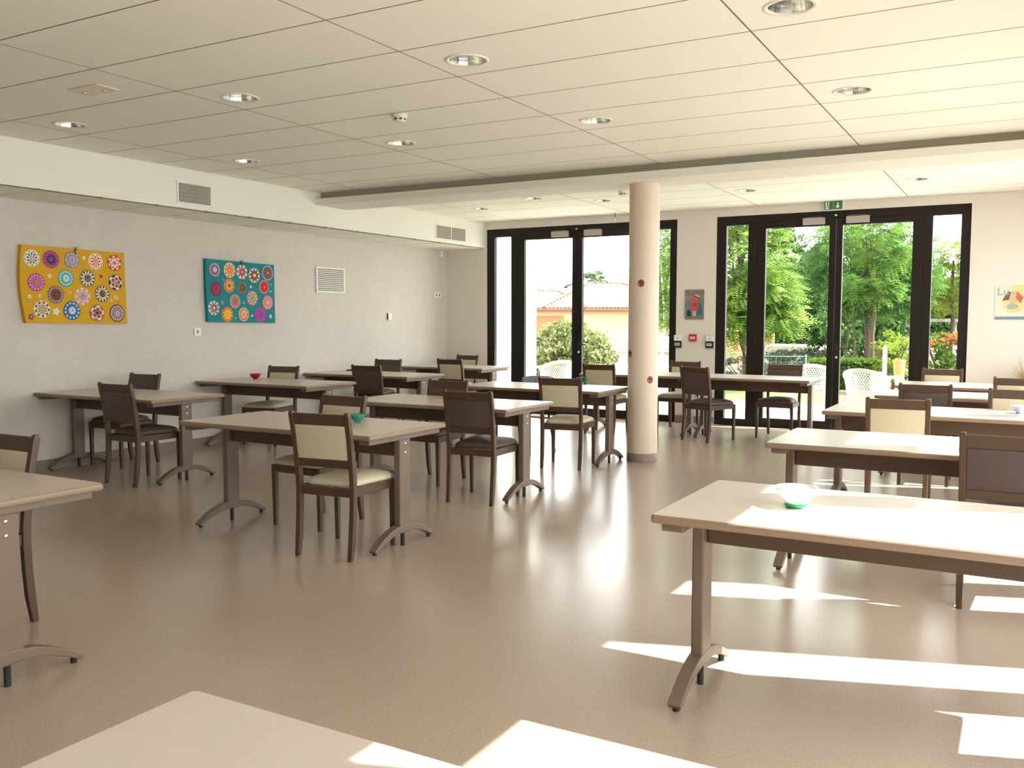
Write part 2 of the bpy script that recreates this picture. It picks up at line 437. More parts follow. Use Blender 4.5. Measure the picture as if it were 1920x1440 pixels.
# mandala boards
PC = {}
def paper(h):
    if h not in PC: PC[h] = mat('paper_'+h.lstrip('#'), h, .75)
    return PC[h]
def disc(parent, x, y, z, r, cols, n, style=0, nm='paper_mandala'):
    """layered paper rosette, facing +X; cols = rim, field, petals, inner, centre"""
    b = MB(); lv = [0]
    def poly(pts, mi):
        b.mi = mi; lv[0] += 1; d = .0012*lv[0]
        k = b.add([(d, p[0], p[1]) for p in pts]); b.face(range(k, k+len(pts)))
    def ring(rad, mi, sc=0, m=0):
        poly([((rad*(1+sc*math.cos(m*2*PI*i/48)))*math.cos(2*PI*i/48), (rad*(1+sc*math.cos(m*2*PI*i/48)))*math.sin(2*PI*i/48)) for i in range(48)], mi)
    def petals(r0, r1, wd, mi, ph=0, cnt=n):
        lv[0] += 1; d = .0012*lv[0]; b.mi = mi
        for q in range(cnt):
            t = 2*PI*(q+ph)/cnt; c, s = math.cos(t), math.sin(t); m = 10
            pts = []
            for i in range(m):
                a = 2*PI*i/m; u = (r0+r1)/2 + (r1-r0)/2*math.cos(a); v = wd*math.sin(a)*(1 if style != 2 else (.55+.45*math.cos(a)))
                pts.append((d, u*c - v*s, u*s + v*c))
            k = b.add(pts); b.face(range(k, k+m))
    ring(r, 0, .05 if style == 1 else 0, n)
    ring(r*.92, 1, .05 if style == 1 else 0, n)
    petals(r*.66, r*.9, r*.62*PI/n*.8, 2, .5)
    if style != 3: petals(r*.22, r*.68, r*.40*PI/n*1.05, 3)
    else: ring(r*.62, 3); ring(r*.5, 1); petals(r*.2, r*.48, r*.3*PI/n, 2)
    ring(r*.22, 4); ring(r*.10, 0)
    o = b.build(nm, [paper(c) for c in cols], parent, recalc=False)
    o.location = (x, y, z); o.rotation_euler = (random.uniform(0, .6), 0, 0)
    return o
def flower(parent, x, y, z, r, c1, c2):
    b = MB(); n = 40
    k = b.add([(.0015, r*(.78+.22*math.cos(5*2*PI*i/n))*math.cos(2*PI*i/n), r*(.78+.22*math.cos(5*2*PI*i/n))*math.sin(2*PI*i/n)) for i in range(n)]); b.face(range(k, k+n))
    b.mi = 1; k = b.add([(.003, r*.3*math.cos(2*PI*i/12), r*.3*math.sin(2*PI*i/12)) for i in range(12)]); b.face(range(k, k+12))
    o = b.build('paper_flower', [paper(c1), paper(c2)], parent, recalc=False); o.location = (x, y, z)
def board(name, lab, corners, colr, bulge, bow):
    """corners: (y,z) tl tr br bl on the wall"""
    cy = sum(c[0] for c in corners)/4; cz = sum(c[1] for c in corners)/4
    e = on_left(name, cy, cz, label=lab, cat='wall art', group='mandala boards on the left wall')
    b = MB(); N = 12; T = .045
    def P(s, t, x):
        tl, tr, br, bl = [(c[0]-cy, c[1]-cz) for c in corners]
        y = (tl[0]*(1-s)+tr[0]*s)*(1-t) + (bl[0]*(1-s)+br[0]*s)*t
        z = (tl[1]*(1-s)+tr[1]*s)*(1-t) + (bl[1]*(1-s)+br[1]*s)*t
        y -= bulge*math.sin(PI*t)*(1-s)
        return (x, y, z)
    fr = [[P(i/N, j/N, T) for i in range(N+1)] for j in range(N+1)]
    ks = [b.add(r) for r in fr]
    for j in range(N):
        for i in range(N): b.face((ks[j]+i, ks[j]+i+1, ks[j+1]+i+1, ks[j+1]+i))
    per = [(i/N, 0) for i in range(N)] + [(1, j/N) for j in range(N)] + [(1-i/N, 1) for i in range(N)] + [(0, 1-j/N) for j in range(N)]
    b.loft([[P(s, t, T) for s, t in per], [P(s, t, .004) for s, t in per]], cap=False)
    k = b.add([P(s, t, .004) for s, t in per]); b.face(range(k, k+len(per)))
    b.build('canvas', mat('board_cloth_'+colr[1:], colr, .85, bump=(90, .3), noise=(5, .06, (1,1,1))), e, weld=True)
    b = MB(); by, bz = bow[0]-cy, bow[1]-cz
    for dy, dz in ((-.018, .02), (.02, .024), (.022, -.004), (-.016, -.03), (.0, -.05)):
        b.tube([(T+.003, by, bz), (T+.012, by+dy*.6, bz+dz*.7), (T+.008, by+dy, bz+dz)], .0035, 6)
    b.build('ribbon_bow', mat('ribbon_dark', '#22403c', .7), e)
    return e, cy, cz, T
WH, BK = '#e8e2d2', '#2b2524'
e, cy, cz, T = board('mandala_board', 'yellow fabric board of colourful paper mandalas, nearer one on the left wall',
    [(4.99,2.085),(6.06,2.077),(6.075,1.367),(5.01,1.379)], '#cf9e1c', .035, (5.52, 2.078))
YD = [(5.031,1.968,.081,('#cfd2c4',WH,'#7d8a7a','#4a3f5a','#93a05a'),9,2),(5.217,1.967,.086,('#a4476e','#b25b86','#9a3f70','#4d2c66','#7d4a86'),10,0),
 (5.427,1.974,.08,('#6e6a80','#a39bb0','#b9b2c0','#8f88a6','#a7a0b4'),8,3),(5.677,1.974,.082,('#e8d3be','#efd9c4','#d9785a','#cc4b26','#d45a2c'),8,2),
 (5.884,1.970,.08,('#b5392f','#c2483c','#f0d9cc','#e8cfc2','#d98a7c'),7,1),(5.067,1.752,.085,('#8a2f5c','#b95a90','#e7c6c8','#c973a6','#d99a3a'),14,2),
 (5.36,1.799,.082,('#2c7d86','#63b7b9','#bfe0d4','#3f9aa3','#d6d8b0'),14,3),(5.584,1.806,.084,(BK,WH,'#2d2a30','#c99f86','#8d8a86'),12,3),
 (5.891,1.778,.082,('#4a2f2a',WH,'#3a2626','#9a5748','#c9b59a'),5,1),(5.253,1.642,.087,('#7d6c66','#6a5a58','#b8a68e','#7a3320','#4f2318'),18,1),
 (5.526,1.633,.084,('#dcb9a8','#e6cbbb','#c9917e','#b9a0a0','#7a6e70'),8,1),(5.74,1.662,.083,(BK,WH,'#242022','#c7a54a','#8a742c'),12,3),
 (5.114,1.505,.082,('#d9c7b0',WH,'#4a3d52','#b99a72','#a88a5a'),9,1),(5.411,1.495,.091,('#1d4a86','#2f6aab','#bcd2e0','#2a5a9c','#dfe6e4'),12,3),
 (5.677,1.475,.083,('#5a3a22',WH,'#b0563c','#a04a44','#2a3a22'),5,0),(5.899,1.473,.089,('#3a2026','#6a4350',WH,'#a78aa0','#e0d2d6'),20,0)]
for (y, z, r, c, n, s) in YD: disc(e, T+.001, y*1.0101-cy, z-cz, r*.97, c, n, s)
for (y, z, r, c1, c2) in [(5.008,1.434,.034,'#7a4a5a','#8fa2c4'),(5.252,1.484,.038,'#dfe4d8','#bcd0d0'),(5.555,1.999,.023,'#e3dca0','#c9bd6a'),(5.2,1.813,.024,'#e5dfb4','#c7b44a'),
  (5.732,1.832,.02,'#7a4632','#4a2a1e'),(5.895,1.63,.026,'#e7d8c0','#b04a3a'),(4.998,1.618,.021,'#e9e2d0','#8aa07a'),(5.095,1.627,.019,'#eadfcb','#c98a6a'),(5.401,1.669,.017,'#e7b48c','#d98a5a'),(5.84,1.60,.012,'#e8e2d2','#c9bda0')]:
    flower(e, T+.001, y*1.0101-cy, z-cz, r, c1, c2)
e, cy, cz, T = board('mandala_board', 'turquoise fabric board of colourful paper mandalas, farther one on the left wall',
    [(7.106,2.083),(8.15,2.066),(8.155,1.369),(7.123,1.383)], '#157d86', .008, (7.62, 2.07))
BD = [(7.153,1.966,.078,('#a884a4','#9a7296','#cbb0c4',BK,'#e4e2d6'),18,3),(7.371,1.971,.085,('#efe0b8','#eed7a8','#b4522c','#d9864a','#c7683a'),9,0),(7.555,1.959,.08,(WH,'#efe8dc','#8a2438','#a82f48','#c24a5a'),8,1),
 (7.745,1.927,.085,(WH,'#7c3f2a','#efe6d2','#93543a','#efe8d8'),9,1),(7.96,1.964,.085,('#dcdcd0','#8a4a52','#3c5a8a','#a2483c','#4a6a9a'),14,0),(7.168,1.753,.08,('#5a3046','#8a2f5c','#6e2848','#b23a6a','#94204e'),18,2),
 (7.36,1.796,.08,('#d98a3a','#df9544','#b5652a','#e0a860',BK),8,0),(7.556,1.778,.066,('#8a6a5a','#7d5a46','#9a7a62','#6a4a38','#8a6a54'),12,0),(7.898,1.797,.078,('#e8b0b4','#cc3038','#d94048','#c22830','#d43a44'),14,0),
 (7.444,1.619,.078,('#e0b0a8','#d59a94','#5a1a1c','#6a1c1c','#3a1012'),14,2),(7.707,1.661,.085,('#c7808a','#b5606e','#e8c2c0','#9ab87a','#6a9a5a'),10,1),(7.951,1.615,.085,('#cf7a7c','#cc6a6e','#e5b4b0','#d98a8a','#eac9c2'),14,0),
 (7.131,1.54,.078,(WH,'#e6e0da','#4a3a44','#8a4a6a','#d9a0bc'),9,1),(7.326,1.469,.085,('#d9772a','#e6952e','#7a3a1a','#f0d060','#efc24a'),10,2),(7.573,1.471,.078,('#efe2cc','#dd8a5a','#c95a44','#e6b088','#a8788a'),7,0),(7.831,1.468,.086,('#b03a9a','#b84aa4','#8a2a8a','#7a2a9a','#5a2a8a'),12,2)]
for (y, z, r, c, n, s) in BD: disc(e, T+.001, y*1.0101-cy, z-cz, r, c, n, s)
for (y, z, r, c1, c2) in [(7.26,1.599,.027,'#a884b8','#7a5a94'),(7.689,1.793,.02,'#e6e4da','#3a6a6e'),(7.996,1.449,.026,'#e8e4d8','#3a2424'),(8.005,1.746,.015,'#9ac2c6','#e0e6e0'),(7.699,1.456,.018,'#dfe0da','#7a9aa0'),(7.574,1.605,.015,'#b9c2c8','#8a6a7a'),(7.448,1.428,.016,'#6ab0b4','#cfe0dc'),(7.2,1.9,.012,'#5aa0b8','#cfe0dc'),(7.27,1.86,.010,'#9ac2c6','#e0e6e0'),(8.01,1.83,.014,'#8ab8c0','#dfe8e4')]:
    flower(e, T+.001, y*1.0101-cy, z-cz, r, c1, c2)

# ------------------------------------------------------------------ back wall fittings (facing -Y)
def flat(b, pts, d, mi):
    b.mi = mi; k = b.add([(p[0], -d, p[1]) for p in pts]); b.face(range(k, k+len(pts)))
def ell(cx, cz, rx, rz, n=24, a0=0, a1=2*PI): return [(cx+rx*math.cos(a0+(a1-a0)*i/n), cz+rz*math.sin(a0+(a1-a0)*i/n)) for i in range(n+(0 if a1-a0 > 6.2 else 1))]
e = empty('framed_poster', (-3.923, YB, 1.62), 0, label='small painted picture in grey, teal and pink on the pier between the garden doors', cat='picture')
box_obj('panel', -.132, .132, -.012, 0, -.2, .2, mat('poster_grey', '#7d7468', .5), e)
b = MB()
flat(b, [(-.13,-.17),(.13,-.17),(.13,.06),(-.13,.06)], .0130, 0)
flat(b, [(-.13,.03),(-.05,.07),(.0,.05),(.06,.10),(.13,.05),(.13,.12),(-.13,.11)], .0135, 4)
flat(b, [(.03,-.15),(.12,-.14),(.10,.0),(.05,.04),(.02,-.03)], .0140, 5)
flat(b, [(-.045,-.09),(.045,-.09),(.055,.0),(.04,.10),(.0,.12),(-.03,.09),(-.05,.0)], .0145, 1)
flat(b, [(-.03,-.02),(.04,-.02),(.03,.02),(-.025,.02)], .0150, 6)
flat(b, ell(.035, .105, .035, .03), .0150, 2)
flat(b, [(.0,.10),(.075,.07),(.07,.085),(.01,.118)], .0155, 3)
flat(b, [(-.10,-.16),(-.05,-.16),(-.04,-.12),(-.07,-.06),(-.10,-.10)], .0150, 3)
flat(b, [(-.02,-.15),(.02,-.16),(.03,-.09),(-.02,-.09)], .0150, 2)
b.build('painting', [mat('paint_teal', '#5d7f80', .6), mat('paint_pink', '#c4504c', .6), mat('paint_skin', '#c9a78a', .6), mat('paint_black', '#23262b', .6), mat('paint_beige', '#8f8272', .6), mat('paint_blue', '#3d6478', .6), mat('paint_red', '#a83436', .6)], e, recalc=False)

e = empty('fire_call_point', (-3.933, YB, 1.168), 0, label='red square fire alarm call point on the pier below the picture', cat='fire alarm')
box_obj('body', -.05, .05, -.04, 0, -.048, .048, mat('alarm_red', '#b32a34', .4), e, .006)
box_obj('glass_panel', -.033, .033, -.042, -.04, -.016, .018, mat('alarm_white', '#e6dcd6', .4), e)
b = MB(); b.box(-.024, .024, -.0432, -.0421, -.003, .003); b.box(-.02, .02, -.0432, -.0421, .008, .011); b.build('print', DECAL, e)
def release(x, lab):
    e = empty('door_release_unit', (x, YB, 1.08), 0, label=lab, cat='door control', group='door release boxes on the pier')
    box_obj('upper_box', -.05, .05, -.035, 0, .045, .125, WPLAST, e, .005)
    b = MB(); k = b.add([(.008*math.cos(2*PI*i/12), -.0355, .085+.008*math.sin(2*PI*i/12)) for i in range(12)]); b.face(range(k, k+12)); b.build('indicator', DARKGREY, e)
    box_obj('lower_box', -.052, .052, -.04, 0, -.048, .044, BLACK, e, .005)
    box_obj('label_plate', -.034, .034, -.042, -.04, -.018, .018, mat('plate_grey', '#c9cfca', .4), e)
    box_obj('print', -.016, .016, -.043, -.0421, -.006, .006, DARKGREY, e)
release(-4.148, 'black and white door release box on the left edge of the pier')
release(-3.70, 'black and white door release box on the right edge of the pier')

GREEN = mat('sign_green', '#2f6b4c', .4); SIGNW = mat('sign_white', '#dfe8de', .4)
e = empty('exit_sign', (-2.14, YB, 2.84), 0, label='green emergency exit sign with running man and down arrow above the right garden door', cat='exit sign')
box_obj('housing', -.115, .115, -.05, 0, -.062, .058, WPLAST, e, .004)
box_obj('green_face', -.108, .108, -.053, -.05, -.052, .052, GREEN, e)
b = MB(); d = .0535
flat(b, [(.045,.035),(.06,.035),(.06,-.008),(.08,-.008),(.0525,-.04),(.025,-.008),(.045,-.008)], d, 0)
flat(b, [(-.095,-.042),(-.05,-.042),(-.05,.042),(-.095,.042)], d, 0)
flat(b, ell(-.068, .030, .008, .008, 12), d+.0004, 1)
flat(b, [(-.080,.018),(-.064,.020),(-.058,-.004),(-.068,-.008)], d+.0004, 1)
flat(b, [(-.062,.016),(-.046,.008),(-.048,.003),(-.062,.008)], d+.0006, 1)
flat(b, [(-.066,-.004),(-.058,-.006),(-.052,-.022),(-.046,-.036),(-.054,-.037),(-.061,-.022)], d+.0006, 1)
flat(b, [(-.068,-.004),(-.062,-.010),(-.078,-.026),(-.094,-.026),(-.094,-.019),(-.080,-.019)], d+.0008, 1)
flat(b, [(-.08,.014),(-.076,.018),(-.09,.004),(-.093,-.006),(-.097,-.004),(-.094,.007)], d+.0008, 1)
b.build('pictogram', [SIGNW, GREEN], e, recalc=False)
b = MB(); b.box(-.001, .001, -.0542, -.0531, -.052, .052); b.build('divider', SIGNW, e)

def text_mesh(name, s, size, m, parent, loc):
    cu = bpy.data.curves.new(name, 'FONT'); cu.body = s; cu.size = size; cu.extrude = .0004
    t = bpy.data.objects.new(name+'_tmp', cu); COL.objects.link(t)
    dg = bpy.context.evaluated_depsgraph_get(); me = bpy.data.meshes.new_from_object(t.evaluated_get(dg))
    bpy.data.objects.remove(t)
    me.materials.clear(); me.materials.append(m)
    o = bpy.data.objects.new(name, me); COL.objects.link(o); o.parent = parent
    o.location = loc; o.rotation_euler = (PI/2, 0, 0); return o
e = empty('advert_poster', (-.13, YB, 1.617), 0, label='pale poster with large lettering on the right end of the back wall', cat='poster')
box_obj('sheet', -.195, .195, -.004, 0, -.205, .205, mat('poster_cream', '#cfd0c4', .6), e)
b = MB(); d = .0045
flat(b, [(-.02,.2),(.19,.2),(.19,.02),(.12,-.03),(.0,.08)], d, 0)
flat(b, ell(.0, -.02, .11, .10), d+.0003, 0)
flat(b, [(-.12,.02),(-.06,.13),(-.03,.12),(-.05,.03)], d+.0008, 1)
flat(b, [(.03,.13),(.10,.06),(.07,-.01),(.02,.05)], d+.0008, 2)
flat(b, ell(-.005, .06, .055, .07), d+.0006, 3)
flat(b, ell(-.01, -.045, .06, .035), d+.0010, 4)
flat(b, [(-.19,-.2),(.19,-.2),(.19,-.158),(-.19,-.158)], d, 5)
b.build('colour_areas', [mat('ad_yellow', '#d6c48a', .6), mat('ad_brown', '#6a5148', .6), mat('ad_red', '#b5624e', .6), mat('ad_tan', '#c2ab84', .6), mat('ad_sage', '#9aa89c', .6), mat('ad_blue', '#9fb0b8', .6)], e, recalc=False)
text_mesh('lettering', 'Lu', .13, mat('ad_letter', '#8f9896', .6), e, (-.175, -.0052, .085))
b = MB(); x = -.18
random.seed(3)
while x < .17:
    wd = random.uniform(.008, .016); b.box(x, x+wd, -.0056, -.0048, -.192, -.166); x += wd + .005
b.build('foot_line', mat('ad_ink', '#5f737e', .6), e)
e = empty('door_stop', (-3.66, YB-.06, 0), 0, label='small white hook shaped door stop on the floor by the pier', cat='door stop')
b = MB(); b.tube([(-.02,0,.0), (-.02,0,.09), (.0,0,.10), (.005,0,.03), (.03,0,.008)], .008, 8); b.build('hook', WPLAST, e)

# ------------------------------------------------------------------ tables
TL, TW, TZ = 1.62, .80, .737
def make_table(L):
    root = empty('dining_table', (0,0,0)); hl, hw = L/2, TW/2
    b = MB(); t = .03
    rings = []
    for ins, z in ((.006, TZ-t), (.001, TZ-t+.006), (0, TZ-t/2), (.002, TZ-.005), (.006, TZ)):
        r = .012
        pts = []
        for cx, cy, a in ((hl-ins-r, hw-ins-r, 0), (-hl+ins+r, hw-ins-r, 90), (-hl+ins+r, -hw+ins+r, 180), (hl-ins-r, -hw+ins+r, 270)):
            for k in range(4):
                A = math.radians(a + 30*k); pts.append((cx+r*math.cos(A), cy+r*math.sin(A), z))
        rings.append(pts)
    b.mi = 1; b.smooth = False; b.loft(rings, cap=False)
    n = len(rings[0]); k = b.add(rings[0]); b.face(range(k, k+n))
    b.mi = 0; k = b.add([(p[0], p[1], p[2]) for p in rings[-1]]); b.face(range(k, k+n))
    b.build('tabletop', [LAMINATE, EDGE], root, weld=True)
    fx = hl - .065
    for s in (1, -1):
        b = MB()
        pr = [(-.36, TZ-t), (-.36, TZ-t-.034), (-.29, TZ-t-.034), (-.16, TZ-t-.034), (.36, TZ-t-.034), (.36, TZ-t)]
        b.prism([(-.365,TZ-t),(-.365,TZ-t-.032),(.365,TZ-t-.032),(.365,TZ-t)], 'x', s*(fx-.045), s*(fx+.035))
        b.build('support_bar', TABLEWOOD, root, bevel=.004)
        b = MB(); b.box(s*fx-.024, s*fx+.024, -.056, .056, .085, TZ-t-.032)
        post = b.build('post', TABLEWOOD, root, bevel=.008)
        for z in (.648, .592):
            b = MB(); b.smooth = True
            rr = [[(s*(fx+.0235)+s*dx, r*math.cos(2*PI*i/14), z+r*math.sin(2*PI*i/14)) for i in range(14)] for dx, r in ((0, .009), (.004, .009), (.006, .005))]
            b.loft(rr); b.build('bolt', CHROME, post)
        b = MB(); N = 18; R1 = .31; top, bot = [], []
        for i in range(N+1):
            u = -1 + 2*i/N
            top.append((R1*u, .140 - .112*u*u)); bot.append(((R1-.014)*u, .094 - .082*u*u))
        b.prism(top + bot[::-1], 'x', s*fx-.026, s*fx+.026)
        foot = b.build('foot', TABLEWOOD, root, bevel=.004)
        for y, h in ((-.28, .03), (.28, .03), (0, .085)):
            b = MB(); b.lathe([(.013, 0), (.013, h)], 12, (s*fx, y, 0)); b.build('pad', PAD, foot)
    b = MB(); b.box(-fx+.026, fx-.026, -.02, .02, .565, TZ-t-.0005); b.build('beam', BEAMWOOD, root, bevel=.004)
    return root
T0 = make_table(TL); T1 = make_table(1.40)
TABLES = [
 (0, -4.10, 4.54, 'beige table with a teal bowl, in the middle of the front row'),
 (0, -4.19, 6.29, 'beige table behind the teal bowl table, with dark chairs on both sides'),
 (0, -4.28, 8.20, 'beige table with a green bowl, left of the pillar'),
 (0, -7.13, 5.47, 'table at the left wall nearest us, under the yellow board'),
 (0, -7.13, 7.34, 'table at the left wall holding the red bowl'),
 (0, -7.13, 9.06, 'third table along the left wall, with a small dark object on it'),
 (1, -7.20, 11.05, 'farthest table along the left wall, beside the left garden door'),
 (1, -4.20, 10.78, 'table before the garden doors, partly hidden by the pillar'),
 (1, -2.77, 10.78, 'table before the right garden door, right of the pillar'),
 (0, -.31, 3.36, 'large sunlit table in the right foreground with a glass bowl on it'),
 (0, -.43, 5.44, 'second sunlit table of the right row, behind the glass bowl table'),
 (0, -.50, 7.42, 'third table of the right row, with a pale blue bowl'),
 (0, -.36, 9.12, 'fourth table of the right row, half hidden by a dark chair'),
 (0, -.36, 10.55, 'farthest table of the right row near the back wall'),
 (0, -.50, .73, 'table corner at the very bottom of the photo, nearest the camera'),
 (0, -4.12, 2.01, 'table cut by the left edge of the photo'),
]
used = [False, False]
for kind, x, y, lab in TABLES:
    src = (T0, T1)[kind]
    o = copy_tree(src) if used[kind] else src
    used[kind] = True
    o.location = (x, y, 0); tag(o, lab, 'table', 'beige dining tables')

# ------------------------------------------------------------------ chairs
def make_chair(fab):
    root = empty('dining_chair', (0,0,0))
    def stile(y_by_z, x, w, d0, d1):
        rings = []
        for z, y in y_by_z:
            d = d0 if z < .3 else d1
            rings.append([(x-w/2, y-d/2, z), (x+w/2, y-d/2, z), (x+w/2, y+d/2, z), (x-w/2, y+d/2, z)])
        return rings
    rear = [(0, -.245), (.12, -.228), (.25, -.217), (.38, -.212), (.46, -.214), (.58, -.226), (.72, -.247), (.86, -.275), (.878, -.279)]
    for s in (-1, 1):
        b = MB()
        rings = []
        for z, y in rear:
            wd = .028 if z < .1 else .032; d = .030 if z < .1 else .040 if z < .6 else .034
            if z > .87: wd, d = .024, .024
            x = s*(.186 + .008*min(1, z/.88))
            rings.append([(x-wd/2, y-d/2, z), (x+wd/2, y-d/2, z), (x+wd/2, y+d/2, z), (x-wd/2, y+d/2, z)])
        b.loft(rings); b.build('leg', CHAIRWOOD, root, bevel=.004)
        b = MB(); x = s*.206
        b.loft([[(x-w/2, .20-w/2, z), (x+w/2, .20-w/2, z), (x+w/2, .20+w/2, z), (x-w/2, .20+w/2, z)] for z, w in ((0, .026), (.3, .033), (.425, .036))])
        b.build('leg', CHAIRWOOD, root, bevel=.004)
    b = MB()
    b.box(-.19, .19, .186, .214, .372, .425); b.box(-.172, .172, -.224, -.198, .372, .425)
    for s in (-1, 1):
        b.loft([[(s*.196, -.195, .372), (s*.174, -.195, .372), (s*.174, -.195, .425), (s*.196, -.195, .425)],
                [(s*.216, .184, .372), (s*.194, .184, .372), (s*.194, .184, .425), (s*.216, .184, .425)]])
    b.build('seat_frame', CHAIRWOOD, root, bevel=.003)
    def yb(z):
        for (z0, y0), (z1, y1) in zip(rear, rear[1:]):
            if z0 <= z <= z1: return y0 + (y1-y0)*(z-z0)/(z1-z0)
    def slab(z0, z1, hx, th, nz=4, nx=1, dy=0):
        rings = []
        for k in range(nz+1):
            z = z0 + (z1-z0)*k/nz; y = yb(z)+dy
            rings.append([(-hx, y-th/2, z), (hx, y-th/2, z), (hx, y+th/2, z), (-hx, y+th/2, z)])
        return rings
    b = MB(); b.loft(slab(.797, .866, .180, .024)); b.build('top_rail', CHAIRWOOD, root, bevel=.004)
    b = MB(); b.loft(slab(.543, .592, .180, .024)); b.build('lower_rail', CHAIRWOOD, root, bevel=.004)
    b = MB(); b.smooth = True; b.loft(slab(.5915, .7975, .178, .030)); b.build('back_panel', fab, root, bevel=.007, seg=3)
    # seat cushion: domed rounded pad
    b = MB(); b.smooth = True
    def ringc(ins, z):
        pts = []; r = .05
        for cx, cy, a in ((.212, .222, 0), (-.212, .222, 90), (-.172, -.193, 180), (.172, -.193, 270)):
            sx = 1 if cx > 0 else -1; sy = 1 if cy > 0 else -1
            for k in range(5):
                A = math.radians(a + 22.5*k); rr = max(.004, r-ins*.4)
                pts.append((cx - sx*(ins+rr) + rr*math.cos(A), cy - sy*(ins+rr) + rr*math.sin(A), z))
        return pts
    R = [ringc(.004, .4255), ringc(0, .437), ringc(.003, .450), ringc(.02, .466), ringc(.06, .480), ringc(.11, .487), ringc(.16, .489)]
    b.loft(R); b.build('seat', fab, root)
    return root
CH = {'c': make_chair(CREAM), 'd': make_chair(MAUVE)}
CHAIRS = [
 ('c', -3.60, 4.30, 6, 'cream backed chair, back to us, at the near side of the teal bowl table'),
 ('c', -4.25, 4.77, 178, 'cream backed chair facing us on the far side of the teal bowl table'),
 ('d', -3.69, 6.07, 5, 'dark chair, back to us, on the near side of the second middle table'),
 ('d', -4.50, 6.52, 180, 'dark chair facing us on the far side of the second middle table'),
 ('c', -3.83, 7.87, 10, 'cream backed chair, back to us, at the green bowl table beside the pillar'),
 ('c', -4.55, 10.45, 3, 'cream backed chair, back to us, at the garden door table just left of the pillar'),
 ('d', -3.215, 10.40, -22, 'dark chair turned sideways just right of the pillar, before the pier'),
 ('d', -2.56, 11.07, 178, 'dark chair facing us before the right garden door'),
 ('c', -3.86, 11.17, 180, 'cream backed chair facing us in front of the pier'),
 ('d', -6.68, 5.27, 0, 'dark chair, back to us, at the table under the yellow board'),
 ('d', -7.62, 5.78, 182, 'dark chair facing us behind the table under the yellow board'),
 ('c', -7.47, 7.60, 188, 'cream chair facing us behind the red bowl table at the left wall'),
 ('d', -6.80, 8.76, 3, 'dark chair, back to us, at the third table along the left wall'),
 ('d', -7.55, 9.68, 185, 'dark chair half hidden behind the third table along the left wall'),
 ('c', -6.86, 10.68, -2, 'cream backed chair, back to us, at the farthest left wall table'),
 ('c', -7.45, 11.47, 174, 'cream chair in the far left corner behind the farthest table'),
 ('c', -.77, 7.03, 4, 'cream backed chair, back to us, at the third table of the right row'),
 ('d', -.05, 5.14, 0, 'large dark chair back at the right edge, between the two front right tables'),
 ('d', -.74, 8.68, 4, 'dark chair back at the fourth table of the right row'),
 ('c', -.80, 10.90, 178, 'cream chair facing us before the wall at the farthest right table'),
 ('c', -.04, 9.50, 180, 'cream chair at the right edge behind the fourth right table'),
 ('c', -.03, 7.85, 180, 'cream chair at the right edge behind the pale blue bowl'),
 ('c', -4.19, 2.28, 180, 'cream chair at the left edge, behind the table cut by the photo edge'),
]
used = {'c': False, 'd': False}
for kind, x, y, rz, lab in CHAIRS:
    o = copy_tree(CH[kind]) if used[kind] else CH[kind]
    used[kind] = True
    o.location = (x, y, 0); o.rotation_euler = (0, 0, math.radians(rz))
    tag(o, lab, 'chair', 'wooden dining chairs with cream panels' if kind == 'c' else 'wooden dining chairs with dark panels')

# stacking chair with thin black legs behind the green bowl table
e = empty('stacking_chair', (-4.63, 8.42, 0), math.radians(176), label='lilac stacking chair with thin black metal legs behind the green bowl table', cat='chair')
LIL = mat('lilac_plastic', '#8e8fa8', .5)
for s in (-1, 1):
    b = MB(); b.smooth = True; b.tube([(s*.21, .19, 0), (s*.205, .185, .40), (s*.20, .16, .445), (s*.19, -.16, .45)], .010, 10); b.build('leg', BLACK, e)
    b = MB(); b.smooth = True; b.tube([(s*.22, -.30, 0), (s*.20, -.19, .43), (s*.19, -.23, .62), (s*.185, -.27, .76)], .010, 10); b.build('leg', BLACK, e)
b = MB(); b.smooth = True; b.tube([(-.207, .187, .34), (.207, .187, .34)], .007, 8); b.tube([(-.207, -.215, .36), (.207, -.215, .36)], .007, 8); b.build('cross_bars', BLACK, e)
b = MB(); b.smooth = True; n = 8
for j in range(n):
    pass
rows = [[(x*(.20+.015*math.sin(PI*(j/6))), -.19+.40*j/6, .462 - .012*math.cos(x*1.5) + (.0 if j < 5 else -.012*(j-4))) for x in [-1+.25*i for i in range(9)]] for j in range(7)]
rows2 = [[(p[0], p[1], p[2]+.008) for p in r] for r in rows]
for rr in (rows, rows2):
    ks = [b.add(r) for r in rr]
    for j in range(6):
        for i in range(8): b.face((ks[j]+i, ks[j]+i+1, ks[j+1]+i+1, ks[j+1]+i))
b.build('seat', LIL, e, recalc=False)
b = MB(); b.smooth = True
rows = [[(x*.205, -.225-.10*(k/5) + .03*(1-x*x)*-1, .58+.22*k/5 - (.02*x**4 if k == 5 else 0)) for x in [-1+.25*i for i in range(9)]] for k in range(6)]
for dy in (0, .008):
    ks = [b.add([(p[0], p[1]+dy, p[2]) for p in r]) for r in rows]
    for j in range(5):
        for i in range(8): b.face((ks[j]+i, ks[j]+i+1, ks[j+1]+i+1, ks[j+1]+i))
b.build('backrest', LIL, e, recalc=False)

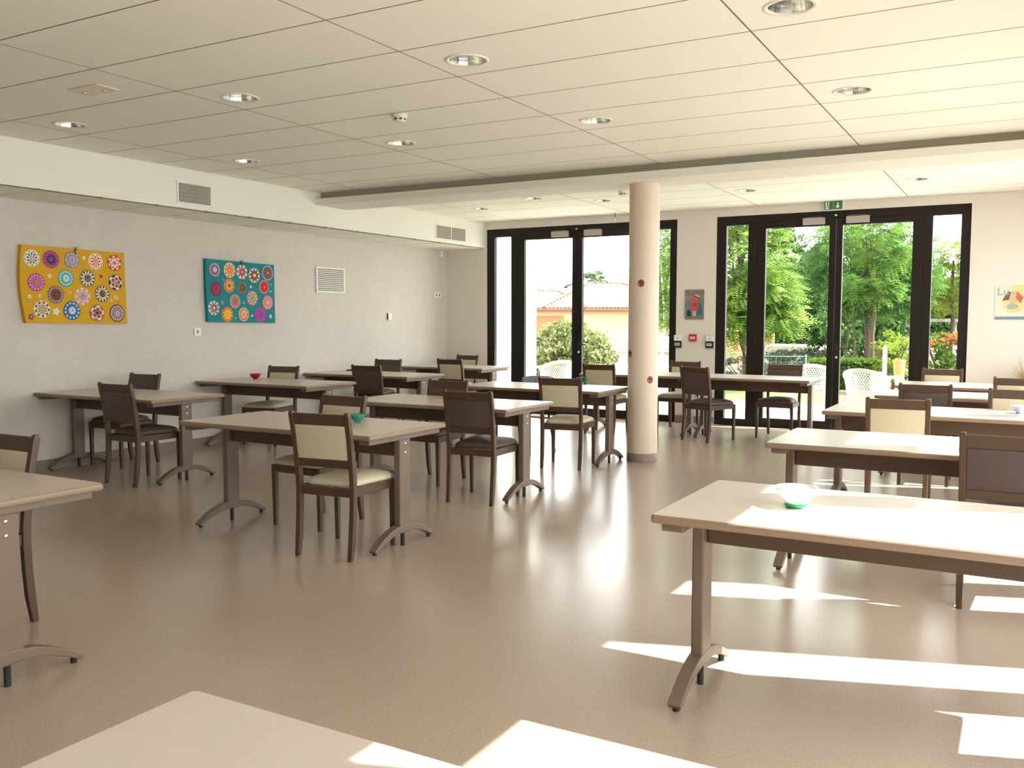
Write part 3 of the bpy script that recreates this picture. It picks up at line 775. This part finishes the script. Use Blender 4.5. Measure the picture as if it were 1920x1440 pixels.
# ------------------------------------------------------------------ bowls and small things on the tables
def bowl(loc, r, h, m, lab, nm='glass_bowl', foot=None):
    b = MB(); b.smooth = True; f = r*.42
    prof = [(f, 0), (f, .006), (f*.9, .010), (r*.72, h*.42), (r*.93, h*.78), (r, h), (r*.97, h), (r*.88, h*.78), (r*.66, h*.44), (f*.7, .016), (.002, .013)]
    b.lathe(prof, 36)
    o = b.build(nm, m); o.location = loc; tag(o, lab, 'bowl', 'small coloured bowls on the tables')
    return o
zt = TZ+.0006
bowl((-7.57, 7.48, zt), .064, .062, bowl_glass('red_glass', '#c21f3c'), 'red bowl on the second table along the left wall')
bowl((-3.80, 4.655, zt), .052, .058, bowl_glass('teal_glass', '#4fa898'), 'teal glass bowl on the front middle table')
bowl((-4.11, 8.80, zt), .062, .058, bowl_glass('green_glass', '#1e9a68'), 'green bowl on the table left of the pillar')
o = bowl((-.703, 3.34, zt), .075, .075, bowl_glass('clear_glass', '#f2f6f2'), 'clear glass bowl with a green base on the sunlit front table')
b = MB(); b.smooth = True; b.lathe([(.034, .0005), (.043, .012), (.040, .015), (.003, .0152)], 32); b.build('green_base', mat('green_enamel', '#1f9a5c', .3), o)
bowl((-.014, 7.53, zt), .062, .055, mat('blue_ceramic', '#a9b2d8', .3), 'pale blue bowl on the third table of the right row', 'ceramic_bowl')
b = MB(); b.smooth = True
b.loft([[(-.05, -.012, 0), (.05, -.02, 0), (.052, .018, 0), (-.045, .014, 0)], [(-.054, -.014, .012), (.06, -.022, .02), (.062, .02, .02), (-.05, .016, .012)], [(-.04, -.006, .016), (.05, -.014, .026), (.05, .012, .026), (-.038, .010, .016)]])
o = b.build('dark_trinket', BLACK, bevel=.004); o.location = (-7.74, 9.34, zt); o.rotation_euler = (0, 0, .5)
tag(o, 'small flat dark object lying on the third left wall table', 'ornament')

# ------------------------------------------------------------------ dried grass in the far right corner
e = empty('dried_grass_pot', (.10, 11.55, 0), 0, label='pot of dry beige grass in the far right corner', cat='plant')
b = MB(); b.smooth = True; b.lathe([(.09, 0), (.13, .25), (.12, .27), (.11, .26), (.003, .24)], 28); b.build('pot', mat('pot_clay', '#8d7a68', .7), e)
random.seed(11); b = MB()
for k in range(420):
    a = random.uniform(0, 2*PI); sp = random.uniform(.02, .30); hh = random.uniform(.5, .86); w_ = .003
    p0 = Vector((.05*math.cos(a), .05*math.sin(a), .24)); p1 = p0 + Vector((sp*.5*math.cos(a), sp*.5*math.sin(a), hh*.65)); p2 = p0 + Vector((sp*math.cos(a), sp*math.sin(a), hh*random.uniform(.75, 1)))
    q = Vector((-math.sin(a), math.cos(a), 0))*w_
    k0 = b.add([p0-q, p0+q, p1+q*1.6, p1-q*1.6, p2]); b.face((k0, k0+1, k0+2, k0+3)); b.face((k0+3, k0+2, k0+4))
b.build('grass_blades', mat('dry_grass', '#b59d78', .8), e, recalc=False)

# ------------------------------------------------------------------ outside
TERR = mat('terrace_paving', '#aaa49a', .8, noise=(6, .06, (1,1,1)), bump=(80, .2))
LAWN = mat('lawn_grass', '#58752c', .9, noise=(12, .35, (1,1,1)), bump=(60, .8))
SOIL = mat('garden_soil', '#4a3f2e', .95, noise=(1.6, .35, (1,1,1)), bump=(20, .6))
EXTW = mat('exterior_render', '#e9e4da', .85, bump=(60, .15))
struct(box_obj('terrace', -24, 9, YB+.28, 15.9, -.12, -.02, TERR))
struct(box_obj('lawn', -24, 9, 15.9, 18.2, -.14, -.03, LAWN))
struct(box_obj('garden_ground', -70, 40, 18.2, 110, -.2, -.05, SOIL))
struct(box_obj('terrace_side', XRO, 9, YF-6, YB+.28, -.12, -.02, mat('side_paving', '#78726a', .85, noise=(6, .06, (1,1,1)))))
struct(box_obj('wing_wall', -7.65, -7.3, YB+.28, 13.75, -.05, 5.0, EXTW))

def leaf_quads(b, c, n, r, size, rng, asp=.5, flat=.35):
    for _ in range(n):
        v = Vector((rng.gauss(0,1), rng.gauss(0,1), rng.gauss(0,1))).normalized() * (rng.random()**.4)
        p = Vector((c[0]+v.x*r[0], c[1]+v.y*r[1], c[2]+v.z*r[2]))
        nrm = Vector((rng.gauss(0,1), rng.gauss(0,1), rng.gauss(0,1)+flat)).normalized()
        u = nrm.orthogonal().normalized(); u.rotate(Matrix.Rotation(rng.uniform(0, 2*PI), 3, nrm)); w = nrm.cross(u)
        s = size*rng.uniform(.6, 1.3)
        k = b.add([p-u*s, p+w*s*asp, p+u*s, p-w*s*asp]); b.face((k, k+1, k+2, k+3))
def fronds(b, c, n, r, rng, ln=.34, leaflets=7, ls=.045):
    for _ in range(n):
        v = Vector((rng.gauss(0,1), rng.gauss(0,1), rng.gauss(0,1))).normalized() * (rng.random()**.33)
        p = Vector((c[0]+v.x*r[0], c[1]+v.y*r[1], c[2]+v.z*r[2]))
        d = Vector((v.x+rng.gauss(0,.5), v.y+rng.gauss(0,.5), rng.gauss(-.1,.25))).normalized(); L = ln*rng.uniform(.6, 1.25)
        side = d.cross(Vector((0,0,1))).normalized(); side = (side + Vector((0,0,rng.gauss(0,.3)))).normalized()
        for i in range(leaflets):
            t = (i+1)/leaflets; q = p + d*L*t + Vector((0,0,-.18*L*t*t)); s = ls*(1.15-.5*abs(t-.5))
            for sg in (-1, 1):
                e = (side*sg + d*.45).normalized(); f = e.cross(d.cross(side)).normalized()*s*.36
                k = b.add([q, q+e*s*.9+f, q+e*s*2, q+e*s*.9-f]); b.face((k, k+1, k+2, k+3))
def trunk_mb(base, top, r0, r1, rng, branches=()):
    b = MB(); b.smooth = True; pts = []; N = 7
    for i in range(N+1):
        t = i/N; pts.append((base[0]+(top[0]-base[0])*t+rng.gauss(0,.03), base[1]+(top[1]-base[1])*t+rng.gauss(0,.03), base[2]+(top[2]-base[2])*t))
    b.tube(pts, [r0+(r1-r0)*i/N for i in range(N+1)], 9)
    for t, q in branches:
        i = int(t*N); p = pts[i]; r = (r0+(r1-r0)*t)*.6
        mid = tuple((p[k]+q[k])/2 + (.08 if k == 2 else 0) for k in range(3)); b.tube([p, mid, q], [r, r*.7, r*.35], 7)
    return b
BARK = mat('bark_brown', '#4a3c30', .9, noise=(20, .3, (1,1,.2))); PALEBARK = mat('bark_pale', '#d8d0c2', .85)
def tree(name, lab, cat, base, crown, leafm, mode, seed, tr=.10, bark=BARK, group=None, size=.06, top=None, pos=-.05):
    rng = random.Random(seed)
    e = empty(name, (base[0], base[1], pos), 0, label=lab, cat=cat, group=group)
    cz = max(c[2] for c in crown)
    rel = [(c[0]-base[0], c[1]-base[1], c[2]-pos) + tuple(c[3:]) for c in crown]
    tp = top or (rel[0][0]*.6, rel[0][1]*.6, rel[0][2]+rel[0][5]*.3)
    if tr: trunk_mb((0,0,0), tp, tr, tr*.35, rng, [(.55+.1*(i%4), (c[0], c[1], c[2])) for i, c in enumerate(rel)]).build('trunk', bark, e)
    b = MB()
    for c in rel:
        n = int(c[6]*(1.9 if mode == 'frond' else 1.6))
        if mode == 'frond': fronds(b, c, n, c[3:6], rng)
        else:
            m = max(4, n//70)
            for _ in range(m):
                v = Vector((rng.gauss(0,1), rng.gauss(0,1), rng.gauss(0,1))).normalized()*(rng.random()**.3)
                leaf_quads(b, (c[0]+v.x*c[3]*.85, c[1]+v.y*c[4]*.85, c[2]+v.z*c[5]*.85), n//m, (c[3]*.26, c[4]*.26, c[5]*.2), size, rng)
    b.build('foliage', leafm, e, recalc=False)
    return e
LF_A = leaf_mat('leaf_acacia', '#4f7031', '#8fa957', .5); LF_B = leaf_mat('leaf_bluegreen', '#36582f', '#6d9150', .4); LF_C = leaf_mat('leaf_far', '#3e592e', '#607742', .4)
LF_L = leaf_mat('leaf_laurel', '#525c36', '#83875c', .3); LF_H = leaf_mat('leaf_hedge', '#3e5623', '#5f7636', .35); LF_R = leaf_mat('leaf_red', '#7d4a30', '#a0754c', .4)
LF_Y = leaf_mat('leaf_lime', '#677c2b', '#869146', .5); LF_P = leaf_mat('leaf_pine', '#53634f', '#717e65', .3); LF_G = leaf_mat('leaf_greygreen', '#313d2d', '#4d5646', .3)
LF_M = leaf_mat('leaf_mid', '#456b33', '#86a653', .45)
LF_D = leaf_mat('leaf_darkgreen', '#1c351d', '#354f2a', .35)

tree('acacia_tree', 'bright green feathery tree just outside, left of the right garden door', 'tree', (-4.95, 18.6),
     [(-5.25,18.1,3.0,1.15,.9,1.25,620),(-4.55,18.2,2.0,.62,.6,.55,330),(-5.35,18.0,1.55,.85,.7,.6,330),(-4.75,18.4,3.9,.9,.8,.7,300),(-4.35,18.2,1.45,.5,.5,.38,190),(-6.2,17.8,2.3,.6,.6,1.2,300)], LF_A, 'frond', 1, .09)
tree('leafy_tree', 'large blue-green tree filling the middle of the right garden door', 'tree', (-3.52, 25.0),
     [(-3.9,25.2,3.5,1.35,1.1,1.4,520),(-2.95,25.4,3.2,.95,.9,1.2,400),(-4.6,25.2,2.6,.9,.8,.9,320),(-3.2,25.0,2.0,1.0,.9,.5,320),(-2.6,25.3,2.3,.6,.6,.6,220),(-3.4,25.4,4.9,1.3,1.1,.8,300)], LF_B, 'frond', 2, .075)
tree('young_tree', 'thin trunked young tree beside the large blue-green tree, left one', 'tree', (-3.95, 24.3), [(-4.0,24.4,2.0,.5,.45,.45,130)], LF_B, 'frond', 7, .035)
tree('young_tree', 'thin trunked young tree beside the large blue-green tree, right one', 'tree', (-3.72, 23.9), [(-3.75,24.0,2.1,.4,.4,.45,110)], LF_B, 'frond', 8, .03)
tree('leafy_tree', 'slim tree with lit yellow-green sprays at the right of the right garden door', 'tree', (-3.05, 22.6),
     [(-3.35,22.5,3.6,.95,.7,.6,230),(-2.85,22.6,2.9,.6,.5,.35,170),(-3.5,22.4,2.2,.35,.4,.22,90),(-2.95,22.5,2.15,.35,.4,.25,110)], LF_M, 'frond', 3, .06)
tree('leafy_tree', 'pale green tree seen through the rightmost narrow pane', 'tree', (-1.95, 30.5),
     [(-2.0,30.5,2.9,1.1,.9,1.0,330),(-1.5,30.6,3.4,.9,.8,.6,240),(-2.3,30.4,2.0,.7,.7,.5,170)], LF_Y, 'frond', 4, .09)
tree('birch_tree', 'tree with a white forked trunk in the narrow pane beside the pillar', 'tree', (-7.05, 19.4),
     [(-6.95,19.7,3.3,.5,.6,1.0,300),(-6.9,19.9,1.9,.5,.5,.8,280),(-6.95,20.0,4.3,.5,.6,.6,180)], LF_B, 'frond', 5, .045, PALEBARK, top=(-.05, -.05, 2.9))
FAR = [(-12.9,38.5,2.8,1.6,1.5,2.4),(-12.2,43.5,3.4,2.0,1.6,3.0),(-8.7,38.0,3.3,1.8,1.5,2.6),(-7.2,43.0,3.3,2.0,1.6,2.8),(-4.5,38.0,2.9,1.5,1.4,2.2),(-3.0,42.5,2.2,1.4,1.2,1.7)]
FLAB = ['far tree of the background row, leftmost, in the narrow pane beside the pillar', 'far tree of the background row behind the acacia, second from left', 'far tree of the background row behind the door stile, third from left',
        'far tree of the background row in the middle of the right garden door', 'far tree of the background row behind the slim tree', 'small far tree of the background row, rightmost']
for i, c in enumerate(FAR):
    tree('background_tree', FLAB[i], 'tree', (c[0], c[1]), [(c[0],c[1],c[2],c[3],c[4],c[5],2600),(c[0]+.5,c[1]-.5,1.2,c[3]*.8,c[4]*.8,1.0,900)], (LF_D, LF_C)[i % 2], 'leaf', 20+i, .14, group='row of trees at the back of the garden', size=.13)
tree('distant_pine', 'grey-green pine crown above the tiled roof', 'tree', (-31.4, 68.9), [(-31.4,68.9,4.9,1.3,1.2,.7,900),(-33.0,68.2,4.2,.7,.7,.25,260),(-30.4,69.4,4.3,.9,.9,.3,300)], LF_P, 'leaf', 40, .16, size=.12)

def bush(name, lab, c, r, n, m, seed, size, extra=None, group=None, cat='bush'):
    rng = random.Random(seed); e = empty(name, (c[0], c[1], -.05), 0, label=lab, cat=cat, group=group)
    b = MB(); m_ = max(6, n//45)
    for _ in range(m_):
        v = Vector((rng.gauss(0,1), rng.gauss(0,1), rng.gauss(0,1))).normalized()*(rng.random()**.3)
        leaf_quads(b, (v.x*r[0]*.86, v.y*r[1]*.86, c[2]+.05+v.z*r[2]*.86), n//m_, (r[0]*.24, r[1]*.24, r[2]*.22), size, rng)
    b.build('foliage', m, e, recalc=False)
    b = MB()
    for k in range(7):
        a = 2*PI*k/7; b.tube([(.06*math.cos(a), .06*math.sin(a), 0), (r[0]*.4*math.cos(a), r[1]*.4*math.sin(a), c[2]), (r[0]*.6*math.cos(a), r[1]*.6*math.sin(a), c[2]+r[2]*.5)], [.02,.015,.008], 6)
    b.build('stems', BARK, e)
    if extra:
        b = MB(); mm, zr, nn = extra
        for _ in range(max(4, nn//40)):
            t = rng.uniform(0, 2*PI); q = rng.random()**.5
            leaf_quads(b, (q*r[0]*.85*math.cos(t), q*r[1]*.85*math.sin(t), c[2]+.05+zr*r[2]*(1-.4*q)), 40, (r[0]*.2, r[1]*.2, r[2]*.14), size, rng)
        b.build('new_leaves', mm, e, recalc=False)
    return e
bush('laurel_bush', 'large pale-leaved rounded bush outside the left garden door', (-7.6, 15.6, .72), (.98, .7, .74), 8500, LF_L, 50, .055)
bush('lime_shrub', 'lime green shrub behind the white stake', (-2.30, 19.2, .75), (.52, .45, .55), 1500, LF_Y, 51, .045)
bush('red_tipped_shrub', 'shrub with orange-red young leaves in the rightmost narrow pane', (-1.25, 18.9, .62), (.62, .5, .62), 1500, LF_H, 52, .05, (LF_R, .86, 900))
bush('grey_shrub', 'grey-green low shrub behind the green wire fence, left', (-5.6, 21.0, .25), (.9, .6, .38), 900, LF_G, 53, .05, group='low shrubs in the garden bed')
bush('grey_shrub', 'grey-green low shrub in the garden bed left of the centre stile', (-4.7, 22.2, .3), (1.0, .7, .42), 900, LF_G, 54, .05, group='low shrubs in the garden bed')
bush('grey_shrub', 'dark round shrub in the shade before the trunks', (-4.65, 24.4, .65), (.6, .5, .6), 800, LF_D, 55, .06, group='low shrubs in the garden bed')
bush('grey_shrub', 'low shrub under the trees right of the centre stile', (-3.1, 23.2, .25), (1.0, .6, .35), 900, LF_G, 56, .05, group='low shrubs in the garden bed')
bush('grey_shrub', 'wide grey-green shrub behind the wire fence, before the pale stone block', (-5.3, 24.0, .3), (1.1, .6, .42), 1200, LF_G, 63, .05, group='low shrubs in the garden bed')
bush('grey_shrub', 'dull green shrub behind the box hedge, left of the lime shrub', (-3.9, 21.9, .3), (.8, .5, .42), 900, LF_G, 64, .05, group='low shrubs in the garden bed')
bush('grey_shrub', 'small pale shrub beside the garden bed by the left narrow pane of the right door', (-6.15, 18.8, .22), (.45, .4, .3), 500, LF_L, 57, .045, group='low shrubs in the garden bed')
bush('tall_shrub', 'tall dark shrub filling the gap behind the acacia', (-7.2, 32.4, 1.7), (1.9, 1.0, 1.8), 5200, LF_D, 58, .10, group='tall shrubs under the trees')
bush('tall_shrub', 'tall dark shrub behind the large blue-green tree', (-4.2, 30.0, 1.5), (1.7, 1.0, 1.6), 4400, LF_B, 59, .10, group='tall shrubs under the trees')
rng = random.Random(60); e = empty('trimmed_hedge', (-3.3, 20.3, -.05), math.radians(12), label='low trimmed box hedge outside the right garden door', cat='hedge')
b = MB()
for _ in range(3600):
    f = rng.random()
    if f < .45: p = (rng.uniform(-.75,.75), rng.uniform(-.35,.35), .60+rng.gauss(0,.02))
    elif f < .85: p = (rng.uniform(-.75,.75), -.35+rng.gauss(0,.025), rng.uniform(.05,.6))
    else: p = (rng.choice((-.75,.75))+rng.gauss(0,.02), rng.uniform(-.35,.35), rng.uniform(.05,.6))
    leaf_quads(b, p, 1, (.02,.02,.02), .035, rng)
b.build('foliage', LF_H, e, recalc=False)
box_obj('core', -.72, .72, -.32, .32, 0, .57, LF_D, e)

# wire fence, stake, urn, small garden objects
GWIRE = mat('fence_green', '#5f8f80', .5)
e = empty('wire_fence', (-4.65, 19.25, -.05), math.radians(20), label='low green wire mesh fence in the garden bed outside', cat='fence')
for x in (-1.0, -.25, .72):
    b = MB(); b.tube([(x,0,0),(x,0,.74)], .018, 8); b.build('post', GWIRE, e)
b = MB(); b.tube([(-1.0,0,.70),(.72,0,.70)], .010, 6)
for k in range(5): b.tube([(-1.0,0,.1+.12*k),(.72,0,.1+.12*k)], .0025, 4)
for k in range(18): b.tube([(-.98+.1*k,0,.05),(-.98+.1*k,0,.7)], .0025, 4)
b.build('mesh', GWIRE, e)
e = empty('white_stake', (-2.28, 18.25, -.03), 0, label='white wooden stake standing on the lawn edge', cat='post')
b = MB(); b.prism([(-.035,-.035),(.035,-.035),(.035,.035),(-.035,.035)], 'z', 0, .92); b.build('post', mat('stake_white', '#b3ac9a', .7), e, bevel=.006)
b = MB(); b.loft([[(-.038,-.038,.92),(.038,-.038,.92),(.038,.038,.92),(-.038,.038,.92)], [(-.004,-.004,.98),(.004,-.004,.98),(.004,.004,.98),(-.004,.004,.98)]]); b.build('cap', mat('stake_white', '#b3ac9a', .7), e)
e = empty('garden_urn', (-1.68, 15.15, -.02), 0, label='yellowish stone urn on a foot at the terrace edge', cat='planter')
b = MB(); b.box(-.13,.13,-.13,.13,0,.22); b.build('pedestal', mat('urn_white', '#bcb5a6', .8), e, bevel=.01)
b = MB(); b.smooth = True; b.lathe([(.06,.22),(.035,.27),(.04,.32),(.065,.48),(.08,.64),(.092,.80),(.10,.82),(.08,.80),(.003,.74)], 28); b.build('urn', mat('urn_ochre', '#8d7448', .8), e)
tag(box_obj('grey_box', -2.56, -2.36, 18.4, 18.6, -.05, .42, mat('box_grey', '#8f989c', .6), bevel=.01), 'grey utility box beside the trimmed hedge', 'box')
e = empty('garden_shelter', (-2.75, 33.2, -.05), 0, label='small white shelter with a flat roof far back in the garden', cat='shelter')
WH_ = mat('shelter_white', '#a8a39a', .7)
for x, y in ((-.7,-.5),(.7,-.5),(-.7,.5),(.7,.5)):
    b = MB(); b.prism([(x-.04,y-.04),(x+.04,y-.04),(x+.04,y+.04),(x-.04,y+.04)], 'z', 0, 1.4); b.build('post', WH_, e)
b = MB(); b.box(-.9,.9,-.7,.7,1.4,1.5); b.build('roof', mat('shelter_roof', '#8f8c88', .7), e)
e = empty('lattice_fence', (-8.3, 29.8, -.05), math.radians(16), label='orange lattice fence panel far behind the left narrow pane of the right door', cat='fence')
b = MB(); OR = mat('fence_orange', '#c98a52', .7)
for q in ((-1.2,1.2,1.06,1.14),(-1.2,1.2,.0,.08)): b.box(q[0],q[1],-.03,.03,q[2],q[3])
for x in (-1.2,-.4,.4,1.12): b.box(x,x+.08,-.03,.03,0,1.14)
b.build('frame', OR, e)
b = MB()
for k in range(-12, 24):
    for sg in (1,-1):
        x0 = -1.2+.1*k; pts = [(x0, .08), (x0+.98*1, 1.06)] if sg > 0 else [(x0+.98, .08), (x0, 1.06)]
        def cl(p, q):
            (ax, az), (bx, bz) = p, q; out = []
            for X in (ax, bx): pass
            t0, t1 = 0, 1
            for lo, hi, a_, d_ in ((-1.2, 1.2, ax, bx-ax),):
                ta, tb = (lo-a_)/d_, (hi-a_)/d_; t0 = max(t0, min(ta, tb)); t1 = min(t1, max(ta, tb))
            return None if t0 >= t1 else ((ax+(bx-ax)*t0, az+(bz-az)*t0), (ax+(bx-ax)*t1, az+(bz-az)*t1))
        r = cl(*pts)
        if r: b.tube([(r[0][0], .005*sg, r[0][1]), (r[1][0], .005*sg, r[1][1])], .012, 4)
b.build('lattice', OR, e)
tag(box_obj('stone_block', -6.4, -4.9, 25.8, 26.6, -.05, .72, mat('pale_stone', '#8f877a', .9, bump=(12,.5)), bevel=.05), 'pale stone wall block lit by the sun under the trees', 'wall')
tag(box_obj('low_wall', -6.3, -5.35, 16.6, 16.9, -.05, .42, mat('low_wall_pale', '#ddd5c6', .85), bevel=.01), 'low pale garden wall in the narrow pane beside the pillar', 'wall')
struct(box_obj('garden_path', -13, -8.2, 25.5, 27.5, -.06, -.03, mat('path_grey', '#a9a7a4', .9)))

# house with the tiled roof
a = Vector((.87, .493, 0)).normalized(); nrm = Vector((-a.y, a.x, 0))
e = empty('house', (-24.5, 51.9, -.6), math.atan2(a.y, a.x), label='peach coloured house with a pale tiled roof seen through the left garden door', cat='house')
b = MB(); b.box(-9, 7.5, .5, 9, 0, 2.75); b.build('wall', mat('house_peach', '#c9a07c', .9), e)
b = MB(); b.box(-9.02, 7.52, .46, 9, 0, 1.15); b.build('wall_lower_lit', mat('house_lower_lit', '#b9ad9c', .9), e)  # paler lower wall: sunlight put into its colour
def roof(x0, x1, y0, rx0, rx1, ry, z0, z1, nm):
    b = MB(); per = .24; n = int((x1-x0)/per)*6; rows = 8; ks = []
    for j in range(rows+1):
        t = j/rows; la = x0+(rx0-x0)*t; lb = x1+(rx1-x1)*t; pts = []
        for i in range(n+1):
            x = x0+(x1-x0)*i/n; xx = min(max(x, la), lb)
            pts.append((xx, y0+(ry-y0)*t, z0+(z1-z0)*t + .05*abs(math.sin(PI*(xx-x0)/per)) + .02*(1-(t*rows % 1))))
        ks.append(b.add(pts))
    for k0, k1 in zip(ks, ks[1:]):
        for i in range(n): b.face((k0+i, k0+i+1, k1+i+1, k1+i))
    # hips and back slope
    b.quad((x0,y0,z0),(rx0,ry,z1),(x0,2*ry-y0,z0),(x0,2*ry-y0,z0-.01)); b.quad((x1,y0,z0),(x1,2*ry-y0,z0-.01),(x1,2*ry-y0,z0),(rx1,ry,z1)); b.quad((x0,2*ry-y0,z0),(x1,2*ry-y0,z0),(rx1,ry,z1),(rx0,ry,z1))
    o = b.build(nm, mat('roof_tiles', '#85604d', .85, noise=(3,.2,(1,1,1))), e, recalc=False)
    b = MB()
    for p, q in (((rx0,ry,z1+.05),(rx1,ry,z1+.05)), ((x1,y0,z0+.05),(rx1,ry,z1+.05)), ((x0,y0,z0+.05),(rx0,ry,z1+.05))):
        P, Q = Vector(p), Vector(q); m = max(2, int((Q-P).length/.35))
        for k in range(m):
            A = P+(Q-P)*k/m; B = P+(Q-P)*(k+.8)/m; b.tube([tuple(A), tuple(B)], [.11, .09], 8)
    b.build('ridge_tiles', mat('ridge_tile', '#6e4634', .85), o)
roof(-2.2, 7.9, 0, 1.0, 3.0, 4.0, 2.72, 4.40, 'roof')
roof(-9.4, .5, -.02, -8, -1.2, 3.2, 2.70, 3.86, 'roof')
b = MB(); b.box(-9.4, 7.9, -.02, .12, 2.60, 2.72); b.build('gutter', mat('gutter_brown', '#6a4a3a', .7), e)
b = MB(); b.box(-2.7, -.9, .47, .53, 1.2, 2.25); b.build('window', mat('house_recess', '#8f6846', .9), e)

# white plastic garden armchairs with lattice backs
WP = mat('garden_plastic', '#b4b4b0', .4)
def armchair(loc, rz, lab):
    e = empty('garden_armchair', loc, math.radians(rz), label=lab, cat='garden chair', group='white plastic armchairs on the terrace')
    # back shell: arc behind the seat, from arm to arm
    def P(t, z):            # t -1..1 around, z height
        an = t*1.25; rx, ry = .29+.05*(z-.42)/.35, .27+.10*(z-.42)/.35
        return (rx*math.sin(an), .02-ry*math.cos(an), z)
    def ztop(t): return .66 + .12*math.cos(t*PI/2)
    N = 28
    def band(f0, f1, th, nm, t0=-1, t1=1):
        b = MB(); rings = []
        for i in range(N+1):
            t = t0+(t1-t0)*i/N; p0, p1 = P(t, f0(t)), P(t, f1(t)); an = t*1.25; o = (math.sin(an)*th, -math.cos(an)*th)
            rings.append([p0, p1, (p1[0]+o[0], p1[1]+o[1], p1[2]), (p0[0]+o[0], p0[1]+o[1], p0[2])])
        b.loft(rings); b.build(nm, WP, e, bevel=.004)
    band(lambda t: ztop(t)-.05, ztop, .028, 'top_rim'); band(lambda t: .40, lambda t: .45, .02, 'lower_rim')
    band(lambda t: .45, lambda t: ztop(t)-.05, .014, 'side_wing', -1, -.72); band(lambda t: .45, lambda t: ztop(t)-.05, .014, 'side_wing', .72, 1)
    b = MB()
    for k in range(-9, 10):
        for sg in (-1, 1):
            pts = []
            for i in range(9):
                f = i/8; t = k*.085 + sg*(f-.5)*.42
                if abs(t) <= .74: pts.append(Vector(P(t, .44+(ztop(t)-.08-.44+.04)*f)) + Vector((math.sin(t*1.25), -math.cos(t*1.25), 0))*.008)
            if len(pts) > 1: b.tube([tuple(p) for p in pts], .007, 5)
    b.build('lattice', WP, e)
    b = MB(); n = 20
    pts = [(.27*math.cos(2*PI*i/n)*(1 if math.sin(2*PI*i/n) > 0 else .95), .03+.27*math.sin(2*PI*i/n)) for i in range(n)]
    b.prism(pts, 'z', .385, .415); b.build('seat', WP, e, bevel=.008)
    for x, y in ((-.24,.2),(.24,.2),(-.24,-.2),(.24,-.2)):
        b = MB(); b.loft([[(x*k+dx*s, y*k+dy*s, z) for dx, dy in ((-1,-1),(1,-1),(1,1),(-1,1))] for z, s, k in ((0,.018,1.12),(.39,.03,1.0))]); b.build('leg', WP, e, bevel=.004)
    for s in (-1, 1):
        b = MB(); p = P(s, .66); b.tube([p, (s*.325, .16, .655), (s*.30, .23, .62), (s*.27, .23, .40)], .022, 8); b.build('armrest', WP, e)
    return e
armchair((-1.85, 13.3, -.02), -14, 'white lattice-back plastic armchair nearest the right leaf of the right garden door')
armchair((-2.85, 14.3, -.02), 14, 'white lattice-back plastic armchair behind the centre stile of the right garden door')
armchair((-6.75, 13.4, -.02), 48, 'white lattice-back plastic armchair outside the left garden door')

# ------------------------------------------------------------------ light
SUN = Vector((.9, .31, 1.0)).normalized()
sl = bpy.data.lights.new('sun', 'SUN'); sl.energy = 13.0; sl.angle = math.radians(.53); sl.color = (1, .97, .93)
so = bpy.data.objects.new('sun', sl); COL.objects.link(so); so.rotation_euler = (-SUN).to_track_quat('-Z', 'Y').to_euler(); so.location = (20, 8, 20)
wd = bpy.data.worlds.new('sky'); SC.world = wd; wd.use_nodes = True
nt = wd.node_tree; bg = nt.nodes['Background']
sk = nt.nodes.new('ShaderNodeTexSky'); sk.sky_type = 'HOSEK_WILKIE'; sk.sun_direction = SUN; sk.turbidity = 4
mx = nt.nodes.new('ShaderNodeMix'); mx.data_type = 'RGBA'; mx.inputs[0].default_value = .80
mx.inputs[7].default_value = (1.0, .985, .975, 1)
nt.links.new(sk.outputs[0], mx.inputs[6]); nt.links.new(mx.outputs[2], bg.inputs['Color'])
bg.inputs['Strength'].default_value = 5.0

# ------------------------------------------------------------------ camera
cd = bpy.data.cameras.new('camera'); cam = bpy.data.objects.new('camera', cd); COL.objects.link(cam)
yaw, pit, rol = .51475, .0712655, .00119
fwd = Vector((-math.sin(yaw)*math.cos(pit), math.cos(yaw)*math.cos(pit), -math.sin(pit)))
rt = Vector((math.cos(yaw), math.sin(yaw), 0)); up = rt.cross(fwd)
r2 = rt*math.cos(rol) + up*math.sin(rol); u2 = -rt*math.sin(rol) + up*math.cos(rol)
cam.matrix_world = Matrix(((r2.x, u2.x, -fwd.x, 0), (r2.y, u2.y, -fwd.y, 0), (r2.z, u2.z, -fwd.z, 1.417), (0, 0, 0, 1)))
cd.sensor_fit = 'HORIZONTAL'; cd.sensor_width = 36; cd.lens = 36*1698.9/1920; cd.clip_start = .05; cd.clip_end = 500
SC.camera = cam
SC.cycles.max_bounces = 16; SC.cycles.diffuse_bounces = 10; SC.cycles.transparent_max_bounces = 24
vs = SC.view_settings
vs.view_transform = 'Standard'; vs.look = 'None'; vs.gamma = 1; vs.use_curve_mapping = False; vs.exposure = 1.2
